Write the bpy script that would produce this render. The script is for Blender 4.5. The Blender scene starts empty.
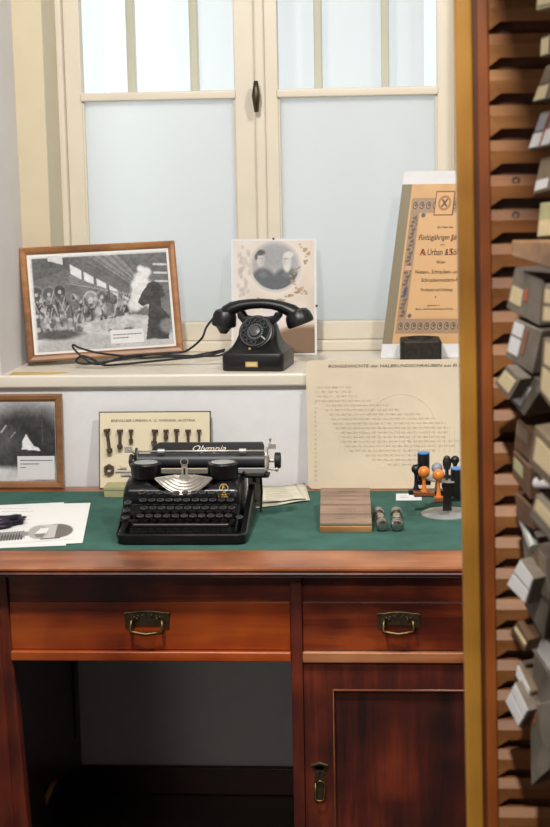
import bpy, bmesh, math, random
import numpy as np
from mathutils import Vector, Matrix
random.seed(4)
PI = math.pi
S = bpy.context.scene
COL = S.collection
# ------------------------------------------------------------------ camera
F_PX = 1700.0
CAM = Vector((0, -4.0, 1.64))
YAW, PITCH, ROLL = [math.radians(a) for a in (4.4, 9.5, 1.1)]
fw = Vector((-math.sin(YAW)*math.cos(PITCH), math.cos(YAW)*math.cos(PITCH), -math.sin(PITCH)))
rt0 = Vector((math.cos(YAW), math.sin(YAW), 0)); up0 = rt0.cross(fw)
rt = math.cos(ROLL)*rt0 - math.sin(ROLL)*up0; up = rt.cross(fw)
cd = bpy.data.cameras.new('camera'); cam = bpy.data.objects.new('camera', cd); COL.objects.link(cam)
M = Matrix((rt, up, -fw)).transposed().to_4x4(); M.translation = CAM
cam.matrix_world = M
cd.sensor_fit = 'VERTICAL'; cd.lens = 50; cd.sensor_height = 827/F_PX*50; cd.sensor_width = cd.sensor_height
cd.clip_start = .05
cd.dof.use_dof = True; cd.dof.focus_distance = 3.72; cd.dof.aperture_fstop = 7.5
S.camera = cam
def ray(px, py): return fw*F_PX + rt*(px-275) - up*(py-413.5)
def onY(px, py, Y):
    d = ray(px, py); return CAM + d*((Y-CAM.y)/d.y)
def onZ(px, py, Z):
    d = ray(px, py); return CAM + d*((Z-CAM.z)/d.z)
def onP(px, py, p0, n):
    d = ray(px, py); return CAM + d*((p0-CAM).dot(n)/d.dot(n))
# ------------------------------------------------------------------ world, lights, exposure
w = bpy.data.worlds.new('sky'); S.world = w; w.use_nodes = True
bg = w.node_tree.nodes['Background']; bg.inputs[0].default_value = (.90, .95, 1.0, 1); bg.inputs[1].default_value = 1.2
S.view_settings.view_transform = 'Standard'; S.view_settings.look = 'None'
S.view_settings.gamma = 1; S.view_settings.use_curve_mapping = False; S.view_settings.exposure = 0.1
def area(name, loc, target, size, energy, col):
    l = bpy.data.lights.new(name, 'AREA'); l.shape = 'DISK'; l.size = size; l.energy = energy; l.color = col
    o = bpy.data.objects.new(name, l); COL.objects.link(o); o.location = loc
    o.rotation_euler = (Vector(target)-Vector(loc)).to_track_quat('-Z', 'Y').to_euler(); return o
area('ceiling_lamp_desk', (-.55, -1.75, 2.72), (-.35, -.2, .8), .16, 40, (1, .95, .89))
area('knee_hole_fill', (-1.9, -4.4, 1.1), (-.45, 0, .35), .9, 6.5, (1, .90, .82))  # added fill light that lifts the wall in the knee hole
area('ceiling_lamp_right', (.55, -1.45, 2.72), (-.1, -.1, .9), .16, 21, (1, .96, .90))
def spot(name, loc, target, energy, col, cone, blend=.5, rad=.04):
    l = bpy.data.lights.new(name, 'SPOT'); l.energy = energy; l.color = col; l.spot_size = math.radians(cone); l.spot_blend = blend; l.shadow_soft_size = rad
    o = bpy.data.objects.new(name, l); COL.objects.link(o); o.location = loc
    o.rotation_euler = (Vector(target)-Vector(loc)).to_track_quat('-Z', 'Y').to_euler(); return o
spot('ceiling_spot_cabinet', (-.054, -3.6, 2.6), (.30, -2.1, 1.35), 135, (1, .92, .80), 40)
area('daylight_outside', (-1.05, 1.15, 1.9), (-.45, .7, 1.5), .6, 3, (.86, .94, 1))
# ------------------------------------------------------------------ materials
def lin(c):
    return tuple((x/12.92 if x <= .04045 else ((x+.055)/1.055)**2.4) for x in [v/255 for v in c])
def newmat(name):
    m = bpy.data.materials.new(name); m.use_nodes = True
    return m, m.node_tree.nodes, m.node_tree.links, m.node_tree.nodes['Principled BSDF']
def plain(name, rgb, rough=.5, metal=0, bump=0, var=0, scale=40, spec=.5, coat=0):
    m, n, l, b = newmat(name); c = lin(rgb)
    b.inputs['Base Color'].default_value = (*c, 1); b.inputs['Roughness'].default_value = rough
    b.inputs['Metallic'].default_value = metal; b.inputs['Specular IOR Level'].default_value = spec
    b.inputs['Coat Weight'].default_value = coat
    t = n.new('ShaderNodeTexCoord'); ns = n.new('ShaderNodeTexNoise'); ns.inputs['Scale'].default_value = scale
    ns.inputs['Detail'].default_value = 5; l.new(t.outputs['Object'], ns.inputs['Vector'])
    if var:
        r = n.new('ShaderNodeValToRGB'); r.color_ramp.elements[0].position = .3; r.color_ramp.elements[1].position = .7
        r.color_ramp.elements[0].color = (*[x*(1-var) for x in c], 1); r.color_ramp.elements[1].color = (*[min(1, x*(1+var*.6)) for x in c], 1)
        l.new(ns.outputs['Fac'], r.inputs[0]); l.new(r.outputs[0], b.inputs['Base Color'])
    if bump:
        bp = n.new('ShaderNodeBump'); bp.inputs['Strength'].default_value = bump; bp.inputs['Distance'].default_value = .002
        l.new(ns.outputs['Fac'], bp.inputs['Height']); l.new(bp.outputs[0], b.inputs['Normal'])
    return m
def wood(name, dark, mid, light, axis='x', rough=.35, scale=9, worn=None, coat=.2):
    m, n, l, b = newmat(name)
    t = n.new('ShaderNodeTexCoord'); mp = n.new('ShaderNodeMapping')
    st = {'x': (.06, 1, 1), 'y': (1, .06, 1), 'z': (1, 1, .06)}[axis]
    mp.inputs['Scale'].default_value = [s*scale for s in st]; l.new(t.outputs['Object'], mp.inputs['Vector'])
    a = n.new('ShaderNodeTexNoise'); a.inputs['Scale'].default_value = 4; a.inputs['Detail'].default_value = 8; a.inputs['Roughness'].default_value = .65
    a.inputs['Distortion'].default_value = .5; l.new(mp.outputs[0], a.inputs['Vector'])
    c = n.new('ShaderNodeTexNoise'); c.inputs['Scale'].default_value = 6; c.inputs['Detail'].default_value = 3; l.new(t.outputs['Object'], c.inputs['Vector'])
    mx = n.new('ShaderNodeMath'); mx.operation = 'MULTIPLY_ADD'; mx.inputs[1].default_value = .55; l.new(c.outputs['Fac'], mx.inputs[0])
    sc = n.new('ShaderNodeMath'); sc.operation = 'MULTIPLY'; sc.inputs[1].default_value = .5; l.new(a.outputs['Fac'], sc.inputs[0]); l.new(sc.outputs[0], mx.inputs[2])
    r = n.new('ShaderNodeValToRGB'); e = r.color_ramp.elements
    e[0].position = .38; e[0].color = (*lin(dark), 1); e[1].position = .68; e[1].color = (*lin(light), 1)
    q = e.new(.53); q.color = (*lin(mid), 1); l.new(mx.outputs[0], r.inputs[0])
    l.new(r.outputs[0], b.inputs['Base Color']); b.inputs['Roughness'].default_value = rough; b.inputs['Coat Weight'].default_value = coat
    b.inputs['Coat Roughness'].default_value = .25
    bp = n.new('ShaderNodeBump'); bp.inputs['Strength'].default_value = .15; bp.inputs['Distance'].default_value = .001
    l.new(a.outputs['Fac'], bp.inputs['Height']); l.new(bp.outputs[0], b.inputs['Normal'])
    return m
def painted(name, rough=.5, spec=.4, coat=0):   # printed paper: ink colour stored per point
    m, n, l, b = newmat(name); a = n.new('ShaderNodeVertexColor'); a.layer_name = 'ink'
    l.new(a.outputs[0], b.inputs['Base Color']); b.inputs['Roughness'].default_value = rough; b.inputs['Specular IOR Level'].default_value = spec
    b.inputs['Coat Weight'].default_value = coat; b.inputs['Coat Roughness'].default_value = .15
    return m
MAT = dict(
 plaster=plain('white_plaster', (226, 226, 228), .9, bump=.12, var=.03, scale=30),
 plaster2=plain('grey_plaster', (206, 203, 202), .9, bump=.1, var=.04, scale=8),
 cream=plain('cream_window_paint', (216, 207, 190), .42, var=.03, scale=12),
 cream2=plain('cream_casing_paint', (202, 190, 162), .45, var=.03, scale=12),
 sill=plain('cream_sill_paint', (220, 213, 198), .35, var=.04, scale=14),
 stain=plain('yellowed_paint', (206, 172, 104), .5, var=.2, scale=25),
 brass=plain('old_brass', (112, 92, 58), .42, 1, bump=.3, var=.4, scale=90),
 brassd=plain('dark_bronze', (84, 72, 52), .4, .7, bump=.3, var=.4, scale=90),
 black=plain('black_enamel', (10, 12, 16), .28, 0, var=.1, scale=40, spec=.4),
 bake=plain('black_bakelite', (15, 15, 17), .38, 0, bump=.05, var=.2, scale=60),
 rubber=plain('black_rubber', (20, 20, 22), .6),
 platen=plain('platen_rubber', (44, 46, 52), .45),
 nickel=plain('worn_nickel', (196, 190, 180), .35, .55, bump=.1, var=.15, scale=90),
 steel=plain('polished_steel', (168, 166, 162), .2, .95, bump=.1, var=.3, scale=70),
 iron=plain('blackened_iron', (52, 47, 44), .55, .6, bump=.5, var=.4, scale=120),
 rust=plain('oxidised_bolt_steel', (92, 78, 68), .5, .7, bump=.5, var=.4, scale=150),
 felt=plain('green_felt', (62, 96, 87), .95, bump=.4, var=.2, scale=16, spec=.1),
 paper=plain('white_paper', (226, 226, 224), .8, var=.02),
 oldpaper=plain('aged_paper', (205, 200, 182), .85, var=.08, scale=30),
 board=plain('yellowed_card', (212, 198, 174), .8, var=.07, scale=9),
 board2=plain('cream_card', (222, 209, 180), .8, var=.04, scale=12),
 boardedge=plain('dark_board_edge', (74, 72, 56), .7),
 ink=plain('dark_ink', (70, 62, 52), .8),
 ink2=plain('faded_ink', (186, 171, 148), .85), ink3=plain('pale_ruling_ink', (200, 187, 163), .85),
 inkblack=plain('black_ink', (40, 28, 22), .8),
 inkred=plain('red_ink', (150, 60, 30), .8),
 gold=plain('gold_transfer', (205, 168, 92), .4, .5),
 olive=plain('olive_cardboard', (166, 162, 122), .7, var=.12),
 orange=plain('orange_lacquered_wood', (206, 118, 36), .25, var=.12, scale=60, coat=.5),
 browny=plain('brown_lacquered_wood', (120, 66, 34), .3, var=.2, scale=60, coat=.4),
 rim=plain('worn_wheel_edge', (78, 78, 80), .35),
 blue=plain('blue_cap', (78, 130, 190), .5),
 grey=plain('grey_plastic', (136, 140, 148), .4),
 greymetal=plain('brushed_grey_metal', (170, 172, 170), .4, .4, var=.1),
 slate=plain('grey_boxboard', (112, 103, 92), .75, bump=.2, var=.3, scale=30),
 slate2=plain('taupe_boxboard', (116, 100, 82), .75, bump=.2, var=.3, scale=30),
 brownbox=plain('brown_boxboard', (92, 66, 44), .75, bump=.2, var=.3, scale=30),
 creamlab=plain('cream_label', (206, 188, 150), .8, var=.05),
 whitelab=plain('white_label', (214, 214, 216), .8, var=.04),
 redmark=plain('red_mark', (196, 84, 52), .8),
 rustmark=plain('rust_mark', (150, 96, 64), .8, var=.3),
 oldgold=wood('ochre_varnished_wood', (140, 94, 30), (176, 126, 46), (198, 150, 68), 'z', .4, 5),
 slat=wood('pale_rack_wood', (120, 74, 40), (152, 100, 56), (178, 126, 78), 'x', .5, 8, coat=.05),
 cabin=wood('cabinet_wood', (56, 28, 14), (82, 40, 18), (110, 58, 26), 'z', .5, 6, coat=.05),
 stile=wood('orange_brown_wood', (100, 50, 20), (140, 74, 28), (168, 96, 44), 'z', .4, 6),
 mahog=wood('mahogany', (36, 8, 5), (84, 27, 11), (142, 62, 24), 'x', .38, 7),
 mahogz=wood('mahogany_upright', (32, 6, 5), (72, 21, 10), (118, 46, 20), 'z', .5, 7, coat=0),
 mahogl=wood('pale_mahogany_edge', (96, 48, 24), (146, 86, 50), (176, 118, 80), 'x', .36, 6),  # paler mahogany than the uprights
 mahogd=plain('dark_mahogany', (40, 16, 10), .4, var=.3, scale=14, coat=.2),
 drawer=wood('orange_mahogany', (100, 34, 9), (144, 58, 16), (176, 84, 28), 'x', .35, 6),
 frame=wood('honey_oak', (116, 78, 46), (150, 102, 62), (172, 124, 80), 'x', .4, 12),
 frame2=wood('brown_oak', (108, 72, 44), (140, 98, 60), (162, 118, 76), 'x', .4, 12),
 blockw=wood('grey_brown_wood', (112, 90, 76), (142, 118, 100), (164, 138, 118), 'x', .55, 14, coat=0),
 blocke=wood('varnished_end_wood', (110, 74, 40), (150, 108, 64), (176, 136, 88), 'x', .4, 12),
 floorw=wood('dark_floor_boards', (22, 12, 8), (34, 20, 12), (46, 28, 16), 'x', .5, 5),
 purple=plain('heat_blued_iron', (62, 54, 70), .35, .7, bump=.8, var=.5, scale=60),
 print=painted('printed_paper'), gloss=painted('glossy_print', .45, .25, 0),
)
def glassmat():
    m, n, l, b = newmat('clear_glass'); o = n['Material Output']; n.remove(b)
    t = n.new('ShaderNodeBsdfTransparent'); g = n.new('ShaderNodeBsdfGlossy'); g.inputs['Roughness'].default_value = .04
    t.inputs[0].default_value = (.96, .98, .97, 1)
    mx = n.new('ShaderNodeMixShader'); mx.inputs[0].default_value = .06
    l.new(t.outputs[0], mx.inputs[1]); l.new(g.outputs[0], mx.inputs[2]); l.new(mx.outputs[0], o.inputs[0]); return m
def sheetmat(name, col, trans):     # light-passing cloth or frosted film
    m, n, l, b = newmat(name); o = n['Material Output']; n.remove(b)
    t = n.new('ShaderNodeBsdfTranslucent'); t.inputs[0].default_value = (*col, 1)
    d = n.new('ShaderNodeBsdfDiffuse'); d.inputs[0].default_value = (*col, 1)
    mx = n.new('ShaderNodeMixShader'); mx.inputs[0].default_value = trans
    l.new(d.outputs[0], mx.inputs[1]); l.new(t.outputs[0], mx.inputs[2]); l.new(mx.outputs[0], o.inputs[0]); return m
MAT['glass'] = glassmat()
MAT['frost'] = sheetmat('frosted_film', (.90, .92, .92), .85)
MAT['blind'] = sheetmat('white_blind_cloth', (.86, .845, .84), .70)
# ------------------------------------------------------------------ mesh builder
class MB:
    def __init__(s): s.bm = bmesh.new()
    def add(s, verts, faces, mat=None):
        vs = [s.bm.verts.new((mat @ Vector(v)) if mat else Vector(v)) for v in verts]
        for f in faces:
            try: s.bm.faces.new([vs[i] for i in f])
            except ValueError: pass
        return s
    def box(s, x0, x1, y0, y1, z0, z1, mat=None):
        v = [(x, y, z) for x in (x0, x1) for y in (y0, y1) for z in (z0, z1)]
        return s.add(v, [(0,1,3,2),(4,6,7,5),(0,4,5,1),(2,3,7,6),(0,2,6,4),(1,5,7,3)], mat)
    def hexa(s, a, b):          # a, b: two matching quads
        return s.add(list(a)+list(b), [(0,1,2,3),(7,6,5,4),(0,4,5,1),(1,5,6,2),(2,6,7,3),(3,7,4,0)])
    def prism(s, poly, d, mat=None):   # poly: 3D points, d: extrusion vector
        n = len(poly); d = Vector(d); v = [Vector(p) for p in poly]; v += [p+d for p in v]
        return s.add(v, [tuple(range(n-1, -1, -1)), tuple(range(n, 2*n))]+[(i, (i+1) % n, n+(i+1) % n, n+i) for i in range(n)], mat)
    def sweep(s, pts, rad, seg=10, caps=True, sq=1.0, upv=None):
        pts = [Vector(p) for p in pts]; n = len(pts)
        if not hasattr(rad, '__len__'): rad = [rad]*n
        rings = []; ref = None
        for i, p in enumerate(pts):
            t = (pts[min(i+1, n-1)]-pts[max(i-1, 0)]).normalized()
            if ref is None:
                ref = Vector(upv) if upv else (Vector((0, 0, 1)) if abs(t.z) < .9 else Vector((0, 1, 0)))
            a = t.cross(ref).normalized(); b = a.cross(t); ref = b
            rings.append([p + a*math.cos(2*PI*k/seg)*rad[i]*sq + b*math.sin(2*PI*k/seg)*rad[i] for k in range(seg)])
        v = [q for r in rings for q in r]
        f = [(i*seg+k, i*seg+(k+1) % seg, (i+1)*seg+(k+1) % seg, (i+1)*seg+k) for i in range(n-1) for k in range(seg)]
        if caps: f += [tuple(range(seg-1, -1, -1)), tuple((n-1)*seg+k for k in range(seg))]
        return s.add(v, f)
    def cyl(s, a, b, r, seg=16, r2=None): return s.sweep([a, b], [r, r if r2 is None else r2], seg)
    def lathe(s, prof, mat=None, seg=24):   # prof: (r, z)
        v = []; f = []
        for r, z in prof: v += [(r*math.cos(2*PI*k/seg), r*math.sin(2*PI*k/seg), z) for k in range(seg)]
        n = len(prof)
        f = [(i*seg+k, i*seg+(k+1) % seg, (i+1)*seg+(k+1) % seg, (i+1)*seg+k) for i in range(n-1) for k in range(seg)]
        if prof[0][0] > 0: f.append(tuple(range(seg-1, -1, -1)))
        if prof[-1][0] > 0: f.append(tuple((n-1)*seg+k for k in range(seg)))
        return s.add(v, f, mat)
    def ball(s, c, r, seg=16, sz=1):
        return s.lathe([(r*math.sin(PI*i/10)+1e-6, -r*sz*math.cos(PI*i/10)) for i in range(11)], Matrix.Translation(c), seg)
    def ring(s, ri, ro, z0, z1, mat=None, seg=24, outer=None):
        v = []
        for rr, z in ((ri, z0), (ro, z0), (ro, z1), (ri, z1)):
            for k in range(seg):
                a = 2*PI*k/seg; R = rr
                if outer and rr == ro: R = rr/max(math.cos((a+PI/outer) % (2*PI/outer)-PI/outer), .01)
                v.append((R*math.cos(a), R*math.sin(a), z))
        f = [(j*seg+k, j*seg+(k+1) % seg, ((j+1) % 4)*seg+(k+1) % seg, ((j+1) % 4)*seg+k) for j in range(4) for k in range(seg)]
        return s.add(v, f, mat)
    def build(s, name, mat, parent=None, bevel=0, smooth=False, local=False, seg=2):
        bm = s.bm; bmesh.ops.recalc_face_normals(bm, faces=bm.faces)
        me = bpy.data.meshes.new(name); bm.to_mesh(me); bm.free(); me.materials.append(MAT[mat] if isinstance(mat, str) else mat)
        return link(name, me, parent, bevel, smooth, local, seg)
def link(name, me, parent=None, bevel=0, smooth=False, local=False, seg=2):
    o = bpy.data.objects.new(name, me); COL.objects.link(o)
    if smooth:
        for p in me.polygons: p.use_smooth = True
        if smooth is not True:
            for e in me.edges: pass
            me.set_sharp_from_angle(angle=math.radians(smooth))
    if bevel:
        b = o.modifiers.new('bevel', 'BEVEL'); b.width = bevel; b.segments = seg; b.limit_method = 'ANGLE'; b.angle_limit = math.radians(35)
        for p in me.polygons: p.use_smooth = True
        o.modifiers.new('wn', 'WEIGHTED_NORMAL').keep_sharp = True
    if parent:
        o.parent = parent
        if not local: o.matrix_parent_inverse = world_of(parent).inverted()
    return o
def world_of(o):
    m = Matrix.Translation(o.location) @ o.rotation_euler.to_matrix().to_4x4()
    if o.parent: m = world_of(o.parent) @ o.matrix_parent_inverse @ m
    return m
def thing(name, label, cat, loc=(0, 0, 0), rz=0, group=None):
    o = bpy.data.objects.new(name, None); COL.objects.link(o); o.location = loc; o.rotation_euler = (0, 0, rz)
    o.empty_display_size = .02; return tag(o, label, cat, group)
def tag(o, label, cat, group=None):
    o['label'] = label; o['category'] = cat
    if group: o['group'] = group
    return o
def struct(o): o['kind'] = 'structure'; return o
def copy_tree(o, parent=None):
    c = o.copy(); COL.objects.link(c)
    if parent: c.parent = parent
    for ch in list(o.children): copy_tree(ch, c)
    return c
_tm = []
def text_mb(lines, origin, xd, yd, mb=None, ext=.0002):
    """lines: (text, x, y, size, align, shear, width). Characters set flat on a surface."""
    mb = mb or MB(); xd = Vector(xd).normalized(); yd = Vector(yd).normalized(); zd = xd.cross(yd)
    for (t, x, y, size, al, sh, wd) in lines:
        c = bpy.data.curves.new('t', 'FONT'); c.body = t; c.size = size; c.align_x = al; c.shear = sh; c.extrude = ext
        c.resolution_u = 2
        o = bpy.data.objects.new('t', c); COL.objects.link(o)
        me = bpy.data.meshes.new_from_object(o.evaluated_get(bpy.context.evaluated_depsgraph_get()))
        mt = Matrix((xd, yd, zd)).transposed().to_4x4(); mt.translation = Vector(origin)+xd*x+yd*y+zd*ext
        sx = 1
        if wd and len(me.vertices):
            xs = [v.co.x for v in me.vertices]; sx = wd/(max(xs)-min(xs))
        me.transform(mt @ Matrix.Diagonal((sx, 1, 1, 1)))
        mb.bm.from_mesh(me); bpy.data.meshes.remove(me); bpy.data.objects.remove(o); bpy.data.curves.remove(c)
    return mb
# ------------------------------------------------------------------ printed pictures
class Paint:
    def __init__(s, nx, ny, base, asp):
        s.nx, s.ny = nx, ny; s.asp = asp
        s.u, s.v = np.meshgrid(np.linspace(0, 1, nx), np.linspace(0, 1, ny)); s.c = np.ones((ny, nx, 3))*np.array(base, float)
        s.rng = np.random.RandomState(7)
    def put(s, mask, col, a=1): m = np.clip(mask, 0, 1)[..., None]*a; s.c = s.c*(1-m)+np.array(col, float)*m
    def ell(s, cx, cy, rx, ry, col, soft=.1, a=1):
        d = np.sqrt(((s.u-cx)/rx)**2+((s.v-cy)/ry)**2); s.put((1-d)/soft+.5, col, a)
    def poly(s, pts, col, a=1):
        ins = np.zeros(s.u.shape, bool); n = len(pts)
        for i in range(n):
            x0, y0 = pts[i]; x1, y1 = pts[(i+1) % n]
            if y0 == y1: continue
            c = ((s.v >= min(y0, y1)) & (s.v < max(y0, y1))); xi = x0+(s.v-y0)*(x1-x0)/(y1-y0); ins ^= c & (s.u < xi)
        s.put(ins.astype(float), col, a)
    def line(s, x0, y0, x1, y1, w, col, a=1):
        dx, dy = (x1-x0)*s.asp, y1-y0; L = dx*dx+dy*dy+1e-9
        t = np.clip(((s.u-x0)*s.asp*dx+(s.v-y0)*dy)/L, 0, 1)
        d = np.hypot((s.u-x0)*s.asp-t*dx, s.v-y0-t*dy); s.put((w-d)/(w*.5)+.5, col, a)
    def noise(s, k, amp):
        g = s.rng.rand(k+2, k+2); x = s.u*k; y = s.v*k; i = x.astype(int); j = y.astype(int); fx = x-i; fy = y-j
        fx = fx*fx*(3-2*fx); fy = fy*fy*(3-2*fy)
        nz = (g[j, i]*(1-fx)+g[j, i+1]*fx)*(1-fy)+(g[j+1, i]*(1-fx)+g[j+1, i+1]*fx)*fy
        s.c = s.c+((nz-.5)*amp)[..., None]
    def mesh(s, name, p00, ux, vy, mat, parent, nrm):
        ux = Vector(ux); vy = Vector(vy); p00 = Vector(p00)+Vector(nrm)*.0006
        vs = [p00+ux*a+vy*b for b in np.linspace(0, 1, s.ny) for a in np.linspace(0, 1, s.nx)]
        nx = s.nx; fs = [(j*nx+i, j*nx+i+1, (j+1)*nx+i+1, (j+1)*nx+i) for j in range(s.ny-1) for i in range(nx-1)]
        me = bpy.data.meshes.new(name); me.from_pydata([tuple(v) for v in vs], [], fs)
        ca = me.color_attributes.new('ink', 'FLOAT_COLOR', 'POINT')
        c = np.clip(s.c/255., 0, 1); l = np.where(c <= .04045, c/12.92, ((c+.055)/1.055)**2.4)
        ca.data.foreach_set('color', np.concatenate([l, np.ones((*l.shape[:2], 1))], 2).reshape(-1)); me.materials.append(MAT[mat])
        return link(name, me, parent)
# ================================================================== ROOM
ZS = onY(150, 374.5, .016).z       # sill top
ZD = .79        # desk top
struct(MB().box(-2.4, 2.2, -5.2, .75, -.1, 0).build('floor', 'floorw'))
struct(MB().box(-2.5, 2.3, -5.3, .9, 2.8, 2.9).build('ceiling', 'plaster'))
wb = MB(); wb.box(-2.4, 2.2, .03, .75, .0, ZS-.032); wb.box(-2.4, -.985, .03, .75, ZS-.032, 2.8); wb.box(.23, 2.2, .03, .75, ZS-.032, 2.8); wb.box(-.975, .23, .03, .75, 2.7, 2.8)
struct(wb.build('wall_back', 'plaster'))
lv = MB(); lv.hexa([(-1.0, +.026, ZS), (-.974, .026, ZS), (-.957, .25, ZS), (-.975, .25, ZS)], [(-1.0, +.026, 2.7), (-.984, .026, 2.7), (-.965, .25, 2.7), (-.975, .25, 2.7)])
struct(lv.build('wall_left', 'plaster2'))
struct(MB().box(-2.5, -2.4, -5.2, .75, 0, 2.8).build('wall_west', 'plaster'))
struct(MB().box(2.2, 2.3, -5.2, .75, 0, 2.8).build('wall_right', 'plaster'))
struct(MB().box(-2.5, 2.3, -5.3, -5.2, 0, 2.8).build('wall_front', 'plaster'))
struct(MB().box(-2.4, 2.2, .01, .03, 0, .072).build('baseboard_back', 'mahogd', bevel=.004))
sl = MB().box(-1.15, .34, .016, .45, ZS-.032, ZS)
sill = struct(sl.build('trim_1', 'sill', bevel=.006)); sill['label'] = 'cream painted window sill'
# yellow stain on the sill in the left corner (a thin peeled patch)
st = MB(); c0 = onZ(34, 371, ZS)
pts = [(c0.x+.085*math.cos(a)*(1+.15*math.sin(3*a)), .052+.028*math.sin(a)*(1+.2*math.cos(2*a)), ZS+.0003) for a in [2*PI*i/24 for i in range(24)]]
pts = [(max(p[0], -.956), p[1], p[2]) for p in pts]
s_ = st.prism(pts, (0, 0, .0002)).build('stain', 'stain', sill); s_['label'] = 'yellowed patch of paint'
# ---- window
win = bpy.data.objects.new('window_1', None); COL.objects.link(win); win.location = (-.37, .45, ZS); struct(win)
YS = .45
GL0, GL1, GR0, GR1 = -.829, -.431, -.318, .089
ZB, ZM, ZT = 1.139, 1.730, 2.58
ca_, cb_ = onY(13, 0, .25).x, onY(41, 0, .25).x
m = MB(); m.box(min(ca_, -.966), cb_, .25, .42, ZS, 2.7)
m.build('casing', 'cream2', win, bevel=.004)
m = MB(); m.box(.16, .235, .25, .42, ZS, 2.7); m.build('casing', 'cream2', win, bevel=.004)
m = MB(); m.box(-.966, .235, .42, .54, ZS, ZS+.028); m.box(-.966, -.872, .42, .54, ZS+.028, 2.66); m.box(.135, .235, .42, .54, ZS+.028, 2.66); m.box(-.966, .235, .42, .54, 2.66, 2.7)
m.build('window_frame', 'cream', win, bevel=.004)
for nm, a, b, l, r in (('sash', GL0, GL1, -.872, -.362), ('sash', GR0, GR1, -.362, .135)):
    m = MB(); y0, y1 = YS-.008, YS+.035
    m.box(l, a, y0, y1, ZS+.028, 2.66); m.box(b, r, y0, y1, ZS+.028, 2.66)
    m.box(a, b, y0, y1, ZS+.028, ZB); m.box(a, b, y0, y1, ZT, 2.66)
    sh = m.build(nm, 'cream', win, bevel=.003)
    m = MB(); m.box(a-.004, b+.004, y0-.006, y1-.004, ZM-.011, ZM+.011); m.build('glazing_bar', 'cream', sh, bevel=.004)
    m = MB()
    m.box(a-.006, a+.004, y0+.006, y0+.02, ZB, ZM-.011); m.box(b-.004, b+.006, y0+.006, y0+.02, ZB, ZM-.011); m.build('putty_bead', 'cream', sh, bevel=.002)
    MB().box(a, b, YS+.016, YS+.018, ZB, ZM-.008).build('frosted_pane', 'frost', sh)
    MB().box(a, b, YS+.016, YS+.019, ZM+.008, ZT).build('clear_pane', 'glass', sh)
m = MB(); m.box(-.378, -.351, YS-.022, YS-.008, ZS+.03, 2.65); m.build('astragal', 'cream', win, bevel=.006)
hp = onY(257, 96, YS-.02)
h = MB(); h.box(hp.x-.006, hp.x+.006, YS-.026, YS-.006, hp.z-.022, hp.z+.022); h.cyl((hp.x, YS-.03, hp.z-.002), (hp.x, YS-.05, hp.z-.002), .008)
h.sweep([(hp.x, YS-.045, hp.z+.036), (hp.x, YS-.05, hp.z+.02), (hp.x, YS-.052, hp.z-.002), (hp.x, YS-.05, hp.z-.022), (hp.x, YS-.046, hp.z-.04)], [.006, .008, .011, .008, .006], 12)
h.build('espagnolette_handle', 'brassd', win, smooth=True)['label'] = 'small dark bronze twist handle'
# outer window: slim cream bars behind the clear panes, blind behind
ow = MB()
for px in (131, 194, 318, 385): 
    p = onY(px, 40, .64); ow.box(p.x-.0105, p.x+.0105, .62, .66, ZS, 2.7)
ow.box(-.966, .235, .62, .66, ZS, ZS+.06); ow.box(-.966, -.868, .62, .66, ZS, 2.7); ow.box(.16, .235, .62, .66, ZS, 2.7)
ow.build('outer_window_bars', 'cream', win, bevel=.003)
p0 = onY(104, 40, .72); p1 = onY(424, 40, .72)
bl = MB(); xs = np.linspace(p0.x, p1.x, 80); prof = [(x, .72+.0*x) for x in xs]
for (a, b) in zip(prof[:-1], prof[1:]): bl.add([(a[0], a[1], ZS-.0), (b[0], b[1], ZS-.0), (b[0], b[1], 2.7), (a[0], a[1], 2.7)], [(0, 1, 2, 3)])
bl.build('blind', 'blind', win, smooth=True)
# ================================================================== DESK
YF = -.765     # front edge of the top
desk = thing('writing_desk', 'mahogany pedestal desk with green felt writing surface and brass drawer pulls under the window', 'desk', (-.4, -.4, 0))
xL, xR = -1.3, .62
m = MB(); m.box(xL, xR, YF, -.022, ZD-.006, ZD); 
top = MB()
prof = [(.008, ZD), (YF+.006, ZD), (YF, ZD-.003), (YF, ZD-.007), (YF+.003, ZD-.009), (.008, ZD-.009)]
prof2 = [(-.03, ZD-.0092), (YF+.005, ZD-.0092), (YF, ZD-.011), (YF-.002, ZD-.014), (YF+.002, ZD-.017), (YF+.008, ZD-.018), (YF+.007, ZD-.022), (YF+.018, ZD-.025), (-.03, ZD-.025)]
MB().prism([(xL+.002, y, z) for y, z in prof2], (xR-xL-.004, 0, 0)).build('top_moulding', 'mahogz', desk)
top.prism([(xL, y, z) for y, z in prof], (xR-xL, 0, 0)).build('desk_top', 'mahogl', desk); m.bm.free()
MB().box(xL+.1, xR-.1, -.628, -.055, ZD, ZD+.0012).build('felt_inlay', 'felt', desk)
YD = -.719      # drawer faces
def dz(py, px=150): return onY(px, py, YD).z
def dx(px, py=640): return onY(px, py, YD).x
ztop = ZD-.025
zd0, zd1 = dz(650), dz(600)
ml, mr = dx(291), dx(302.5)
xl2 = dx(9)
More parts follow.
